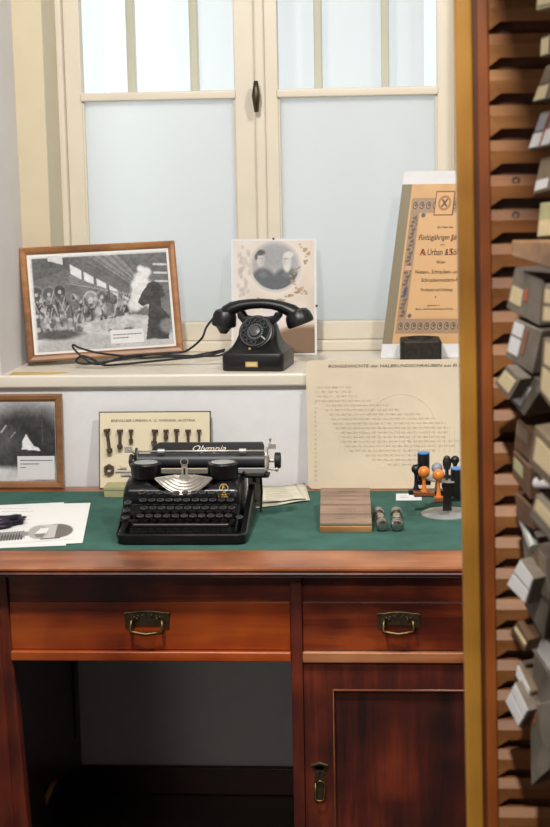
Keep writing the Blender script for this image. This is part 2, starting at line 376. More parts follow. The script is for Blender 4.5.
# carcass
m = MB(); m.box(xL, xR, YD+.006, YD+.03, dz(611)-.0, ztop); m.build('apron_rail', 'mahog', desk)
m = MB(); m.box(ml, mr, YD-.006, YD+.03, .0, ztop); m.build('stile', 'mahogz', desk, bevel=.0015)
m = MB(); a = dx(9, 660); b = dx(24, 827)
m.hexa([(xl2-.055, YD-.006, ztop), (xl2, YD-.006, ztop), (xl2, YD+.03, ztop), (xl2-.055, YD+.03, ztop)], [(xl2-.055, YD-.006, 0), (xl2+.032, YD-.006, 0), (xl2+.032, YD+.03, 0), (xl2-.055, YD+.03, 0)])
m.build('stile', 'mahogz', desk, bevel=.0015)
m = MB(); m.hexa([(xl2-.12, YD-.01, ztop), (xl2-.016, YD-.01, ztop), (xl2-.016, YD, ztop), (xl2-.12, YD, ztop)], [(xl2-.12, YD-.01, 0), (xl2+.0, YD-.01, 0), (xl2+.0, YD, 0), (xl2-.12, YD, 0)]); m.build('stile', 'mahogz', desk, bevel=.002)
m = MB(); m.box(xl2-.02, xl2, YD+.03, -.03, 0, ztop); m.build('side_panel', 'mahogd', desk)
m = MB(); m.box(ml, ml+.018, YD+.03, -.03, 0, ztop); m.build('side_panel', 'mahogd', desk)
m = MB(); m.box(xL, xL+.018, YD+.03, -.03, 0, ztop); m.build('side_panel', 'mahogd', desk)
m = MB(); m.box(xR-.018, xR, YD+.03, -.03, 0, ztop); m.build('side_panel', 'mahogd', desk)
# left pedestal front (mostly outside the frame)
m = MB(); m.box(xL, xl2-.1, YD, YD+.02, 0, ztop); m.build('cupboard_front', 'mahogz', desk)
def pull(c, parent, name='drawer_pull', s=1.0):
    """ornate pressed bail pull: plate with ears, keyhole, bail."""
    M_ = lambda x, y, z: (c.x+x*s, c.y+y*s, c.z+z*s)
    pl = MB(); top_ = [(x, .016-(x/.045)**2*.007 + (.002 if abs(x) > .038 else 0)) for x in np.linspace(-.045, .045, 15)]
    poly = [M_(x, 0, z) for x, z in top_]+[M_(.045, 0, -.019), M_(.037, 0, -.021), M_(.033, 0, -.014), M_(-.033, 0, -.014), M_(-.037, 0, -.021), M_(-.045, 0, -.019)]
    pl.prism(poly, (0, -.003*s, 0))
    pl.sweep([M_(x, -.003, z-.001) for x, z in top_], .0016*s, 6)
    for sx in (-1, 1):
        pl.ball(M_(sx*.044, -.003, .010), .003*s, 8); pl.ball(M_(sx*.02, -.004, -.001), .0035*s, 8)
        for k in range(3): pl.ball(M_(sx*(.010+.008*k), -.003, .006-.002*k), .0024*s, 6)
        pl.sweep([M_(sx*.006, -.003, .002), M_(sx*.012, -.004, .008), M_(sx*.017, -.003, .004), M_(sx*.013, -.004, .001)], .0012*s, 6)
    P_ = pl.build(name, 'brassd', parent, bevel=0, smooth=40)
    k = MB(); k.cyl(M_(0, -.0025, .008), M_(0, -.0036, .008), .0028*s, 10); k.box(*[c.x-.0013*s, c.x+.0013*s], c.y-.0036*s, c.y-.0025*s, c.z-.001*s, c.z+.007*s); k.build('keyhole', 'rubber', P_)
    b = MB(); b.sweep([M_(-.028, -.004, -.002), M_(-.031, -.012, -.004), M_(-.032, -.017, -.014), M_(-.032, -.018, -.024), M_(-.015, -.020, -.0265), M_(0, -.021, -.0285), M_(.015, -.020, -.0265), M_(.032, -.018, -.024), M_(.032, -.017, -.014), M_(.031, -.012, -.004), M_(.028, -.004, -.002)], .0038*s, 8)
    b.build('bail', 'brass', P_, smooth=True)
    return P_
zl0, zl1 = dz(660), dz(650)
d1 = MB().box(dx(11), ml-.001, YD, YD+.4, zl1+.001, zd1-.004).build('drawer', 'drawer', desk, bevel=.0015)
m = MB(); m.box(dx(11), ml, YD-.012, YD+.03, zl0, zl1-.0005); m.build('drawer_rail', 'drawer', desk, bevel=.003)
pull(Vector((dx(147.5, 625), YD, dz(618))), d1)
d2 = MB().box(mr+.001, xR-.02, YD, YD+.4, zl1+.001, zd1-.004).build('drawer', 'mahog', desk, bevel=.0015)
m = MB(); m.box(mr, xR, YD-.010, YD+.03, dz(661), zl1-.0005); m.build('drawer_rail', 'mahogl', desk, bevel=.003)
pull(Vector((dx(398.5, 625), YD, dz(618))), d2, s=.93)
# door
zr0 = dz(661)-.003
door = MB()
px0, px1 = dx(334, 700), .50
pz1 = dz(691, 400)
door.box(mr+.001, px0, YD, YD+.022, .08, zr0); door.box(px1, xR-.02, YD, YD+.022, .08, zr0)
door.box(px0, px1, YD, YD+.022, pz1, zr0); door.box(px0, px1, YD, YD+.022, .08, .17)
D = door.build('door', 'mahogz', desk)
MB().box(px0-.004, px1+.004, YD+.010, YD+.016, .165, pz1+.004).build('door_panel', 'mahogz', D)
m = MB(); m.sweep([(px0-.001, YD+.002, .17), (px0-.001, YD+.002, pz1+.001), (px1, YD+.002, pz1+.001)], .0035, 6, caps=True); m.build('door_moulding', 'mahogl', D, smooth=True)
c = Vector((dx(320, 780), YD, dz(781, 320)))
e = MB(); e.box(c.x-.010, c.x+.010, YD-.003, YD, c.z-.040, c.z+.036)
e.sweep([(c.x-.017, YD-.003, c.z+.034), (c.x-.010, YD-.004, c.z+.036), (c.x, YD-.005, c.z+.040), (c.x+.010, YD-.004, c.z+.036), (c.x+.017, YD-.003, c.z+.034)], .0035, 8)
e.box(c.x-.015, c.x+.015, YD-.003, YD, c.z+.024, c.z+.034)
E_ = e.build('escutcheon', 'brassd', D, bevel=.001)
k = MB(); k.cyl((c.x, YD-.003, c.z+.020), (c.x, YD-.004, c.z+.020), .0035, 10); k.box(c.x-.0015, c.x+.0015, YD-.004, YD-.003, c.z+.010, c.z+.02); k.build('keyhole', 'rubber', E_)
k = MB(); k.sweep([(c.x-.009, YD-.004, c.z-.002), (c.x-.0095, YD-.010, c.z-.02), (c.x-.009, YD-.012, c.z-.036), (c.x, YD-.013, c.z-.038), (c.x+.009, YD-.012, c.z-.036), (c.x+.0095, YD-.010, c.z-.02), (c.x+.009, YD-.004, c.z-.002), (c.x, YD-.008, c.z+.003), (c.x-.009, YD-.004, c.z-.002)], .0022, 8); k.build('drop_handle', 'brass', E_, smooth=True)
# things in the knee hole
q = [onY(71, 655, -.10), onY(73, 700, -.10), onY(74, 735, -.10), onY(66, 755, -.12), onY(57, 772, -.16)]
q.append(Vector((q[-1].x-.02, -.22, .004)))
q[0].z = ztop
tag(MB().sweep(q, .006, 8).build('cable', 'rubber', smooth=True), 'black cable running down the wall inside the desk knee hole', 'cable')
bt = MB(); a = onY(54, 782, -.45); b_ = onY(38, 818, -.45)
dv = (a-b_).normalized(); b_ = b_-dv*(b_.z/dv.z)+dv*.003
a = Vector((a.x, a.y, a.z))
bt.hexa([b_+Vector((-.006, 0, 0)), b_+Vector((.006, 0, 0)), b_+Vector((.006, .012, 0)), b_+Vector((-.006, .012, 0))], [a+Vector((-.006, 0, 0)), a+Vector((.006, 0, 0)), a+Vector((.006, .012, 0)), a+Vector((-.006, .012, 0))])
tag(bt.build('wooden_batten', 'slat'), 'thin wooden batten leaning in the dark corner of the desk knee hole', 'batten')
# ================================================================== FRAMED PHOTOS
def planar(p_bl, p_br, p_tl, p_tr): return [Vector(p) for p in (p_bl, p_br, p_tr, p_tl)]
def framed(name, label, P00, ux, vy, fwid, fthk, matf, paint, matpaint, margin, cap):
    """P00 bottom-left outer corner; ux, vy full edge vectors; the picture faces -y."""
    ux = Vector(ux); vy = Vector(vy); n = ux.cross(vy).normalized(); P00 = Vector(P00)
    if n.y > 0: n = -n
    t = thing(name, label, 'picture frame', P00+ux*.5)
    W, H = ux.length, vy.length; eu, ev = ux/W, vy/H
    def pt(u, v, d): return P00+eu*u+ev*v+n*d
    f = MB()
    rings = [(0, -fthk), (0, 0), (fwid*.25, .003), (fwid*.7, .001), (fwid, -.004), (fwid, -fthk)]
    def rect(i, d): return [pt(i, i, d), pt(W-i, i, d), pt(W-i, H-i, d), pt(i, H-i, d)]
    vs = []; 
    for i, d in rings: vs += rect(i, d)
    k = len(rings); fs = [(j*4+a_, j*4+(a_+1) % 4, ((j+1) % k)*4+(a_+1) % 4, ((j+1) % k)*4+a_) for j in range(k) for a_ in range(4)]
    f.add(vs, fs); f.build('moulding', matf, t)
    bk = MB(); bk.hexa(rect(fwid*.5, -fthk*.95), rect(fwid*.5, -fthk*.55)); bk.build('backing_board', 'oldpaper', t)
    mt = MB(); mt.hexa(rect(fwid*.8, -fthk*.5), rect(fwid*.8, -.0065)); mt.build('mount', 'paper', t)
    i = fwid+margin
    pr = paint.mesh('photograph', pt(i, i, -.0062), eu*(W-2*i), ev*(H-2*i), matpaint, t, n)
    if cap:
        a0, a1, b0, b1, lines = cap
        c = MB(); c.hexa([pt(a0*W, b0*H, -.0052), pt(a1*W, b0*H, -.0052), pt(a1*W, b1*H, -.0052), pt(a0*W, b1*H, -.0052)], [pt(a0*W, b0*H, -.0046), pt(a1*W, b0*H, -.0046), pt(a1*W, b1*H, -.0046), pt(a0*W, b1*H, -.0046)])
        C = c.build('caption_card', 'whitelab', t)
        l = MB()
        for (u0, u1, vv) in lines:
            uu = a0+(a1-a0)*.08; x = uu
            while x < a0+(a1-a0)*u1:
                wl = random.uniform(.008, .02); vz = b0+(b1-b0)*vv
                l.hexa([pt(x*W, vz*H, -.0045), pt((x+wl)*W, vz*H, -.0045), pt((x+wl)*W, vz*H+.0022, -.0045), pt(x*W, vz*H+.0022, -.0045)], [pt(x*W, vz*H, -.0043), pt((x+wl)*W, vz*H, -.0043), pt((x+wl)*W, vz*H+.0022, -.0043), pt(x*W, vz*H+.0022, -.0043)]); x += wl+.004
        l.build('caption_print', 'ink', C)
    return t
def g(v): return (v, v, v*1.01)
# factory hall photograph
P = Paint(180, 130, g(120), 1.35)
P.put(P.v*1.2, g(86)); P.poly([(0, 0), (1, 0), (1, .26), (.55, .34), (.3, .22), (0, .12)], g(196))
P.poly([(0, .98), (.28, .99), (.28, .86), (0, .74)], g(70)); P.poly([(.3, 1), (1, 1), (1, .5), (.86, .48)], g(92))
P.poly([(.42, 1), (.62, 1), (.86, .62), (.80, .56)], g(128))
for i in range(7):
    u = .29+i*.09; v = .90-i*.078; w_ = .075-.004*i; hh = .10-.011*i
    P.poly([(u, v), (u+w_, v-.065), (u+w_, v-.065-hh), (u, v-hh)], g(222))
P.poly([(.13, .99), (.24, .99), (.24, .90), (.13, .95)], g(214))
for i in range(9): P.line(.28, .78-.01*i, .86, .42+.01*i, .006, g(60 if i % 2 else 150))
for k in range(7): P.line(.3+.07*k, 1, .82+.01*k, .55, .008, g(70), .6)
for (x, y, r, c) in ((.03, .60, .075, 60), (.12, .60, .07, 70), (.20, .62, .065, 50), (.21, .40, .05, 60), (.42, .52, .075, 130), (.5, .54, .06, 84)):
    P.ell(x, y, r*.75, r*1.25, g(c+60), .15); P.ell(x, y, r*.6, r*1.05, g(c), .2); P.line(x, y-.1, x, .25, .012, g(55)); P.ell(x, y, .012, .02, g(180))
rg = np.random.RandomState(3)
for i in range(230):
    x = rg.uniform(.02, .72); y = rg.uniform(.2, .6-.15*x); s_ = rg.uniform(.008, .03)
    P.ell(x, y, s_*.8, s_*rg.uniform(.8, 2), g(rg.choice([40, 60, 80, 110, 150, 185, 205])), .5, .85)
for i in range(50):
    x = rg.uniform(.02, .72); y = rg.uniform(.22, .5); P.line(x, y, x+rg.uniform(-.05, .05), y+rg.uniform(.02, .18), .005, g(rg.choice([35, 190])), .8)
P.poly([(0, 0), (.6, 0), (.6, .12), (.28, .2), (0, .08)], g(176)); P.ell(.17, .17, .16, .05, g(64), .6)
P.poly([(.3, .27), (.72, .34), (.9, .30), (.8, .22), (.4, .18)], g(196), .8)
for (x, y, r) in ((.80, .72, .07), (.77, .64, .07), (.84, .62, .07), (.76, .54, .07), (.82, .50, .08), (.74, .44, .07), (.80, .82, .035), (.84, .78, .05)): P.ell(x, y, r*.75, r, g(226), .5)
for k in range(3): P.line(.90, .86-.09*k, .99, .85-.09*k, .01, g(210))
P.poly([(.80, .06), (.97, .06), (.985, .3), (.93, .4), (.93, .5), (.965, .52), (.95, .62), (.90, .68), (.85, .66), (.79, .55), (.76, .46), (.79, .42), (.84, .44), (.83, .3)], g(46))
P.ell(.885, .60, .055, .075, g(40), .2); P.ell(.96, .2, .05, .08, g(120), .5); P.ell(.85, .02, .08, .05, g(190), .4)
P.put((.02-P.u)*100, g(226)); P.put((P.v-.975)*100, g(215)); P.noise(60, 26); P.noise(20, 18)
P.c = P.c*.80+30
bl_ = onY(28, 362.5, .165); br_ = onY(185, 352, .30)
tl_ = onY(19.5, 248, bl_.y+.05); tr_ = onY(173.5, 240.5, br_.y+.05)
uxv = ((br_-bl_)+(tr_-tl_))*.5; vyv = ((tl_-bl_)+(tr_-br_))*.5
ctr = (bl_+br_+tl_+tr_)/4
uxn = uxv.normalized(); vyv = vyv-uxn*vyv.dot(uxn)*.6
p00 = ctr-uxv/2-vyv/2; p00.z = max(p00.z, ZS+.0015); 
if (p00+uxv).z < ZS: p00.z += ZS-(p00+uxv).z+.001
framed('framed_photograph', 'honey wood frame with black and white photo of a factory hall on the window sill', p00, uxv, vyv, .0175, .014, 'frame', P, 'gloss', .006, (.535, .75, .115, .235, [(.1, .9, .62), (.1, .55, .38)]))
# lower left photograph
P = Paint(90, 100, g(200), .9)
P.put(np.clip(1.15-P.v, 0, 1), g(150)); P.ell(.62, .62, .55, .30, g(52), .8); P.ell(.7, .45, .5, .22, g(48), .6); P.ell(.3, .3, .4, .14, g(60), .6)
P.ell(.2, .5, .35, .2, g(80), .8); P.ell(.2, .05, .5, .13, g(205), .5)
P.poly([(.57, .50), (.62, .60), (.66, .52), (.72, .44), (.78, .42), (.80, .38), (.56, .40)], g(225)); P.line(.30, .62, .36, .70, .01, g(170)); P.line(.42, .55, .48, .62, .006, g(150))
P.line(.83, .9, .83, .5, .004, g(80)); P.noise(30, 22); P.noise(8, 20)
a = onZ(61, 488, ZD+.001)
a = Vector((-.823, -.022, ZD+.001)); Wd = .225
framed('framed_photograph', 'brown oak frame with dim smoky photo and white caption at left of the desk', Vector((a.x-Wd, a.y, a.z)), (Wd, 0, 0), (-.000, .020, .229), .0175, .014, 'frame2', P, 'print', .001, (.50, .905, .095, .345, [(.1, .92, .8), (.1, .55, .65), (.1, .2, .5)]))
# ================================================================== PORTRAIT CARD
P = Paint(130, 170, (206, 194, 182), .72)
P.noise(6, 26); P.ell(.0, .5, .25, .6, (214, 212, 212), .9, .5)
P.ell(.52, .765, .33, .245, (214, 206, 198), .2); P.ell(.52, .77, .30, .215, (158, 158, 160), .25); P.ell(.5, .86, .2, .1, (140, 141, 144), .9, .6)
def inoval(): return (((P.u-.52)/.29)**2+((P.v-.77)/.205)**2) < 1
keep = P.c.copy()
for (bx_, wv) in ((.37, .17), (.66, .19)):
    P.ell(bx_, .60, wv, .155, (88, 91, 97), .25); P.ell(bx_, .70, .05, .03, (120, 122, 126), .6, .5)
P.poly([(.2, .5), (.2, .62), (.5, .66), (.84, .62), (.84, .5)], (88, 91, 97), .9)
P.ell(.34, .835, .052, .068, (186, 183, 180), .3); P.ell(.335, .895, .062, .026, (76, 76, 78), .5); P.ell(.285, .865, .018, .035, (84, 83, 84), .6)
P.ell(.345, .845, .036, .005, (120, 116, 114), .8, .6); P.ell(.355, .822, .008, .014, (150, 146, 142), .8, .6); P.ell(.352, .800, .016, .004, (130, 122, 118), .8, .5); P.ell(.38, .83, .02, .05, (150, 148, 146), .8, .4)
P.ell(.665, .825, .056, .066, (190, 187, 184), .3); P.ell(.69, .875, .058, .028, (200, 198, 196), .6); P.ell(.665, .765, .044, .045, (200, 198, 196), .6)
P.ell(.65, .838, .036, .005, (116, 112, 110), .8, .6); P.ell(.635, .815, .008, .014, (146, 142, 138), .8, .6); P.ell(.645, .793, .028, .006, (170, 166, 162), .8, .7)
P.noise(50, 8)
mk = inoval()[..., None]; P.c = np.where(mk, P.c, keep)
for i in range(90):
    t_ = rg.uniform(0, 1)
    if i < 45: x = .82+.10*math.sin(t_*7)+rg.uniform(-.03, .03); y = .97-.45*t_
    else: x = .25+.65*t_; y = .50-.06*math.sin(t_*5)+rg.uniform(-.025, .025)
    P.ell(x, y, .016, .009, rg.choice([0, 1]) and (130, 128, 92) or (176, 140, 118), .5, .8)
for i in range(40): P.ell(rg.uniform(.06, .2), rg.uniform(.5, .95), .02, .02, (176, 166, 160), .8, .6)
P.ell(.9, .06, .5, .18, (122, 96, 74), .25); P.ell(.6, .32, .3, .07, (222, 214, 220), .8, .7)
cbl = onZ(233, 351, ZS+.001); cbr = onZ(317.5, 354, ZS+.001)
Yc = .345
cbl = onY(231.5, 352, Yc); cbl.z = ZS+.001; cbr = onY(317, 352, Yc-.01); cbr.z = ZS+.001
tz = onY(271, 238.5, Yc+.07)
t = thing('portrait_card', 'glazed card with oval double portrait of two men, leaning behind the black telephone', 'picture', (cbl+cbr)/2)
ux = cbr-cbl; tl = onY(230, 239, Yc+.07); tr = onY(312, 238.5, Yc+.06); vy = ((tl-cbl)+(tr-cbr))*.5; vy = vy-ux.normalized()*vy.dot(ux.normalized())*.6
n = ux.cross(vy).normalized()
b = MB(); q4 = [cbl, cbl+ux, cbl+ux+vy, cbl+vy]; b.hexa([p_-n*.003 for p_ in q4], q4); b.build('backing', 'whitelab', t)
P.mesh('print', cbl+ux*.025+vy*.018, ux*.95, vy*.964, 'gloss', t, n)
for u_, v_ in ((.5, 1), (.0, .42), (1.0, .42)):
    c = MB(); cc = cbl+ux*u_+vy*v_; c.ball(cc+n*.001, .003, 8); c.build('clip', 'iron', t)
# ================================================================== JUBILEE DOCUMENT
Yd = .27
dbl = onZ(381, 352, ZS+.001); dbl = onY(380.5, 353, Yd); dbl.z = ZS+.001
dtl = onY(404, 171.5, Yd+.09); dbr = dbl+Vector((.225, -.009, 0))
W_ = (dbr-dbl).length; ux = (dbr-dbl); vy = dtl-dbl
vyo = vy.copy()
# the sheet is slightly tilted: keep it rectangular by squaring the edge against the lean
vy = Vector((vy.x, vy.y, vy.z)); ux = ux-vy.normalized()*ux.dot(vy.normalized())*.0
n = ux.cross(vy).normalized()
t = thing('anniversary_document', 'tall tan printed anniversary certificate with ornate border leaning against the window pane', 'document', (dbl+dbr)/2)
b = MB(); q4 = [dbl, dbl+ux, dbl+ux+vy, dbl+vy]; b.hexa([p_-n*.004 for p_ in q4], [p_ for p_ in q4]); b.build('glass_sheet', 'whitelab', t)
P = Paint(190, 260, (198, 156, 108), .66); P.noise(10, 12)
P.put((.115-P.u)*200, (124, 114, 90))
bro = (150, 124, 98)
for (a0, a1, b0, b1) in [(.135, .965, .82, .915), (.135, .965, .065, .155), (.135, .235, .155, .82), (.875, .965, .155, .82)]: P.poly([(a0, b0), (a1, b0), (a1, b1), (a0, b1)], bro)
P.poly([(.26, .17), (.85, .17), (.87, .19), (.87, .79), (.85, .81), (.34, .81), (.33, .795), (.26, .79), (.245, .77), (.245, .19)], (200, 160, 112))
dk = (74, 60, 52)
for yb in (.11, .866):
    x = .18
    while x < .95:
        P.ell(x, yb, .034, .030, (180, 150, 116), .12); P.ell(x, yb, .029, .025, dk, .25); P.ell(x, yb, .020, .017, (164, 136, 106), .25); P.ell(x+.004, yb+.003, .011, .009, dk, .5); x += .075
for k in range(26):
    y = .175+.0245*k; P.ell(.18+.014*math.sin(k*2.1), y, .024, .009, dk, .5, .7); P.ell(.205-.012*math.sin(k), y+.01, .010, .010, dk, .5, .55)
P.poly([(.145, .46), (.225, .46), (.225, .49), (.145, .49)], (194, 146, 116)); P.ell(.185, .32, .018, .03, (60, 66, 90), .3)
P.ell(.285, .805, .024, .014, (80, 84, 80), .4); P.ell(.27, .175, .022, .013, (80, 84, 90), .4)
P.poly([(.40, .80), (.62, .80), (.62, .955), (.40, .955)], (100, 70, 52)); P.poly([(.412, .808), (.608, .808), (.608, .947), (.412, .947)], (206, 158, 106))
P.ell(.51, .88, .07, .045, (126, 92, 66), .3); P.ell(.51, .88, .055, .034, (206, 158, 106), .3); P.line(.485, .90, .535, .86, .006, dk); P.line(.535, .90, .485, .86, .006, dk)
sh0 = dbl+ux*.0+vy*.075; vyd = vy*.855
P.mesh('certificate_print', sh0, ux*.98, vyd, 'print', t, n)
Ev = vyd.length
xs = ux.length*.98
L = [('Zur Feier des', .46, .722, .008, .18), ('F\u00fcnfzigj\u00e4hrigen Jubil\u00e4ums', .265, .650, .019, .585), ('von', .52, .613, .007, .05), ('A. Urban & S\u00f6hne', .30, .553, .024, .52), ('Wien', .50, .500, .012, .10),
     ('Nieten-, Schrauben- und  \u00b7', .27, .438, .014, .55), ('\u00b7  \u00b7  Schraubenmuttern-Fabrik', .27, .387, .014, .60), ('Floridsdorf und Gr\u00fcnburg', .36, .328, .011, .36), ('\u2022', .53, .280, .014, .016), ('gedruckt im', .46, .235, .005, .14), ('Buch- und Kunstdruckerei Wien', .33, .212, .0065, .42)]
for (s_t, u, v, sz, wd) in L:
    text_mb([(s_t, u*xs, v*Ev, sz, 'LEFT', 0, wd*xs)], sh0+n*.0012, ux, vy).build('lettering', 'inkblack', t)
for (q1, u, v, sz) in (('F', .262, .650, .0195), ('J', .642, .650, .0195), ('A', .298, .553, .0245), ('S', .625, .553, .0245)):
    text_mb([(q1, u*xs, v*Ev, sz, 'LEFT', 0, None)], sh0+n*.0018, ux, vy).build('red_initial', 'inkred', t)
# ================================================================== BLACK SQUARE NUT
nc = onZ(420, 354, ZS); nc.z = ZS
t = Matrix.Translation((nc.x, .208, ZS))@Matrix.Rotation(math.radians(2), 4, 'Z')
m = MB(); R_, r_, hh = .052, .032, .057
oct_ = [(.050, -.042), (.050, .042), (.042, .05), (-.042, .05), (-.050, .042), (-.050, -.042), (-.042, -.05), (.042, -.05)]
v = [(x, y, 0) for x, y in oct_]+[(x, y, hh-.004) for x, y in oct_]+[(x*.94, y*.94, hh) for x, y in oct_]
ci = [(r_*1.15*math.cos(math.atan2(y, x)), r_*1.15*math.sin(math.atan2(y, x))) for x, y in oct_]
m.add(v, [(i, (i+1) % 8, 8+(i+1) % 8, 8+i) for i in range(8)]+[(8+i, 8+(i+1) % 8, 16+(i+1) % 8, 16+i) for i in range(8)], t)
N = 32; v = []
for k in range(N):
    a_ = 2*PI*k/N; c_, s__ = math.cos(a_), math.sin(a_); e_ = min(.047/max(abs(c_), 1e-6), .047/max(abs(s__), 1e-6), .0605)
    v += [(c_*e_, s__*e_, hh), (c_*r_*1.2, s__*r_*1.2, hh+.003), (c_*r_, s__*r_, hh), (c_*r_*.9, s__*r_*.9, hh-.02), (c_*r_*.9, s__*r_*.9, .0)]
m.add(v, [(k*5+j, ((k+1) % N)*5+j, ((k+1) % N)*5+j+1, k*5+j+1) for k in range(N) for j in range(4)], t)
tag(m.build('square_nut', 'iron', bevel=.0015), 'heavy black square nut with round hole in front of the tan document', 'nut')
# ================================================================== TELEPHONE
phc = onZ(253, 368, ZS); ph = thing('rotary_telephone', 'black bakelite rotary dial telephone with handset on the window sill', 'telephone', (phc.x+.013, .128, ZS), math.radians(-7))
def rrect(w_, d_, r, z, cy=0, n_=5):
    out = []
    for (sx, sy, a0) in ((1, 1, 0), (-1, 1, 90), (-1, -1, 180), (1, -1, 270)):
        for k in range(n_+1):
            a = math.radians(a0+90*k/n_); out.append((sx*(w_/2-r)+r*math.cos(a), sy*(d_/2-r)+r*math.sin(a)+cy, z))
    return out
def loft(secs, cap=True):
    m = MB(); n_ = len(secs[0]); v = [p for s in secs for p in s]
    f = [(i*n_+k, i*n_+(k+1) % n_, (i+1)*n_+(k+1) % n_, (i+1)*n_+k) for i in range(len(secs)-1) for k in range(n_)]
    if cap: f += [tuple(range(n_-1, -1, -1)), tuple((len(secs)-1)*n_+k for k in range(n_))]
    m.add(v, f); return m
secs = [rrect(.148, .150, .012, .0), rrect(.152, .154, .014, .004), rrect(.152, .154, .014, .036), rrect(.147, .149, .014, .043), rrect(.136, .138, .016, .046, .002), rrect(.118, .12, .02, .054, .006), rrect(.104, .10, .024, .068, .012), rrect(.094, .086, .026, .085, .018), rrect(.088, .07, .026, .098, .024), rrect(.080, .056, .022, .106, .026), rrect(.070, .045, .018, .110, .026)]
loft(secs).build('body', 'bake', ph, smooth=35, local=True)
dm = Matrix.Translation((.001, -.030, .090))@Matrix.Rotation(math.radians(-8), 4, 'Z')@Matrix.Rotation(math.radians(62), 4, 'X')
m = MB(); m.lathe([(.035, -.03), (.043, -.012), (.044, 0), (.043, .004), (.040, .005)], dm, 32); m.build('dial_housing', 'bake', ph, smooth=35, local=True)
m = MB(); m.lathe([(.0395, .005), (.0395, .006), (.001, .006)], dm, 32); dp = m.build('number_plate', 'black', ph, local=True)
m = MB()
for k in range(10):
    a = math.radians(30+k*27); cc = dm@Vector((.029*math.cos(a), .029*math.sin(a), .0085)); nn = (dm.to_3x3()@Vector((0, 0, 1)))
    m.ring(.0048, .0062, .0085, .0098, dm@Matrix.Translation((.029*math.cos(a), .029*math.sin(a), 0)), 14)
m.ring(.0365, .039, .0075, .0095, dm, 32); m.lathe([(.0135, .006), (.0135, .0095), (.012, .0105), (.001, .0108)], dm, 28)
fwl = m.build('finger_wheel', 'rim', ph, smooth=35, local=True)
m = MB()
for k in range(24): 
    a = 2*PI*k/24; mm = dm@Matrix.Translation((.0185*math.cos(a), .0185*math.sin(a), .0062))@Matrix.Rotation(a, 4, 'Z'); m.box(-.0022, .0022, -.0009, .0009, 0, .0006, mm)
m.build('dial_numerals', 'grey', ph, local=True)
m = MB(); m.box(.024, .038, -.002, .001, .009, .012, dm@Matrix.Rotation(math.radians(-35), 4, 'Z')); m.build('finger_stop', 'nickel', ph, local=True)
m = MB(); m.ball((-.008, -.0645, .0535), .0035, 10); m.build('brass_dot', 'gold', ph, local=True)
m = MB(); m.box(-.0165, .0145, -.0795, -.0765, .011, .024); lb = m.build('name_plate', 'gold', ph, bevel=.0008, local=True)
m = MB(); m.box(-.0135, .0115, -.0797, -.0790, .0135, .0215); m.build('plate_field', 'creamlab', lb, local=False); 
bpy.data.objects[m and 'plate_field'].matrix_parent_inverse = Matrix.Identity(4)
# cradle
m = MB()
poly = [(x_, z_-.010) for x_, z_ in [(-.052, .146), (-.040, .146), (-.034, .134), (-.015, .131), (.019, .131), (.038, .134), (.044, .146), (.056, .146), (.054, .132), (.044, .120), (.034, .112), (-.030, .112), (-.040, .120), (-.050, .132)]]
for y0 in (-.004, .034): m.prism([(x, y0, z) for x, z in poly], (0, .010, 0))
m.box(-.03, .034, -.004, .044, .094, .108); m.build('cradle', 'bake', ph, bevel=.003, local=True)
# handset
m = MB(); hp_ = [(-.088, .148, .016), (-.080, .160, .017), (-.066, .170, .015), (-.045, .1765, .0125), (-.02, .180, .0115), (.006, .181, .0112), (.032, .179, .0115), (.058, .173, .0125), (.080, .163, .016), (.096, .150, .018), (.104, .138, .016)]
m.sweep([(x, .02, z-.026) for x, z, r in hp_], [r*1.1 for x, z, r in hp_], 16, sq=1.15, upv=(0, 0, 1))
hs = m.build('handset', 'bake', ph, smooth=40, local=True)
m = MB(); mt = Matrix.Translation((-.087, .02, .128))@Matrix.Rotation(math.radians(6), 4, 'Y')@Matrix.Scale(1.08, 4)
m.lathe([(.012, .012), (.022, .008), (.027, -.002), (.028, -.018), (.0285, -.024), (.026, -.027), (.018, -.030), (.008, -.044), (.001, -.045)], mt, 28); m.build('earpiece', 'bake', hs, smooth=35)
mt = Matrix.Translation((.096, .02, .126))@Matrix.Rotation(math.radians(-20), 4, 'Y')
m = MB(); m.lathe([(.016, .014), (.026, .010), (.032, .0), (.034, -.012), (.034, -.020), (.031, -.024), (.001, -.025)], mt, 28); m.build('mouthpiece', 'bake', hs, smooth=35)
for o in ('earpiece', 'mouthpiece'): bpy.data.objects[o].matrix_parent_inverse = Matrix.Identity(4)
# cord
def smooth_path(pts, n_=8):
    pts = [Vector(p) for p in pts]; P_ = [pts[0]]+pts+[pts[-1]]; out = []
    for i in range(1, len(P_)-2):
        a, b, c, d = P_[i-1:i+3]
        for k in range(n_):
            t_ = k/n_; out.append(.5*((2*b)+(c-a)*t_+(2*a-5*b+4*c-d)*t_*t_+(3*b-3*c+d-a)*t_**3))
    out.append(pts[-1]); return out
cz = ZS+.004
def s(px, py, dz_=0):
    p = onZ(px, py, cz); p.z += dz_; lim = .120 if px < 110 else .16
    return onY(px, py, lim) if p.y > lim else p
hpos = world_of(ph)@Vector((-.112, .02, .124))
c1 = [hpos, hpos+Vector((-.022, -.004, -.028)), hpos+Vector((-.034, -.015, -.055)), s(186, 351, .004)] + [s(*p) for p in ((170, 353), (150, 354.5), (130, 358), (105, 362), (84, 364), (76, 361), (82, 356), (92, 359), (104, 365), (125, 364), (150, 361.5))]
q_ = [s(150, 361.5), s(190, 358), s(212, 352)]
c1b = c1+[s(180, 358.5), s(205, 356), s(224, 351)]
tag(MB().sweep(smooth_path(c1b), .0028, 8).build('telephone_cord', 'rubber', smooth=True), 'black cloth cord rising from sill loops to the handset earpiece', 'cord')
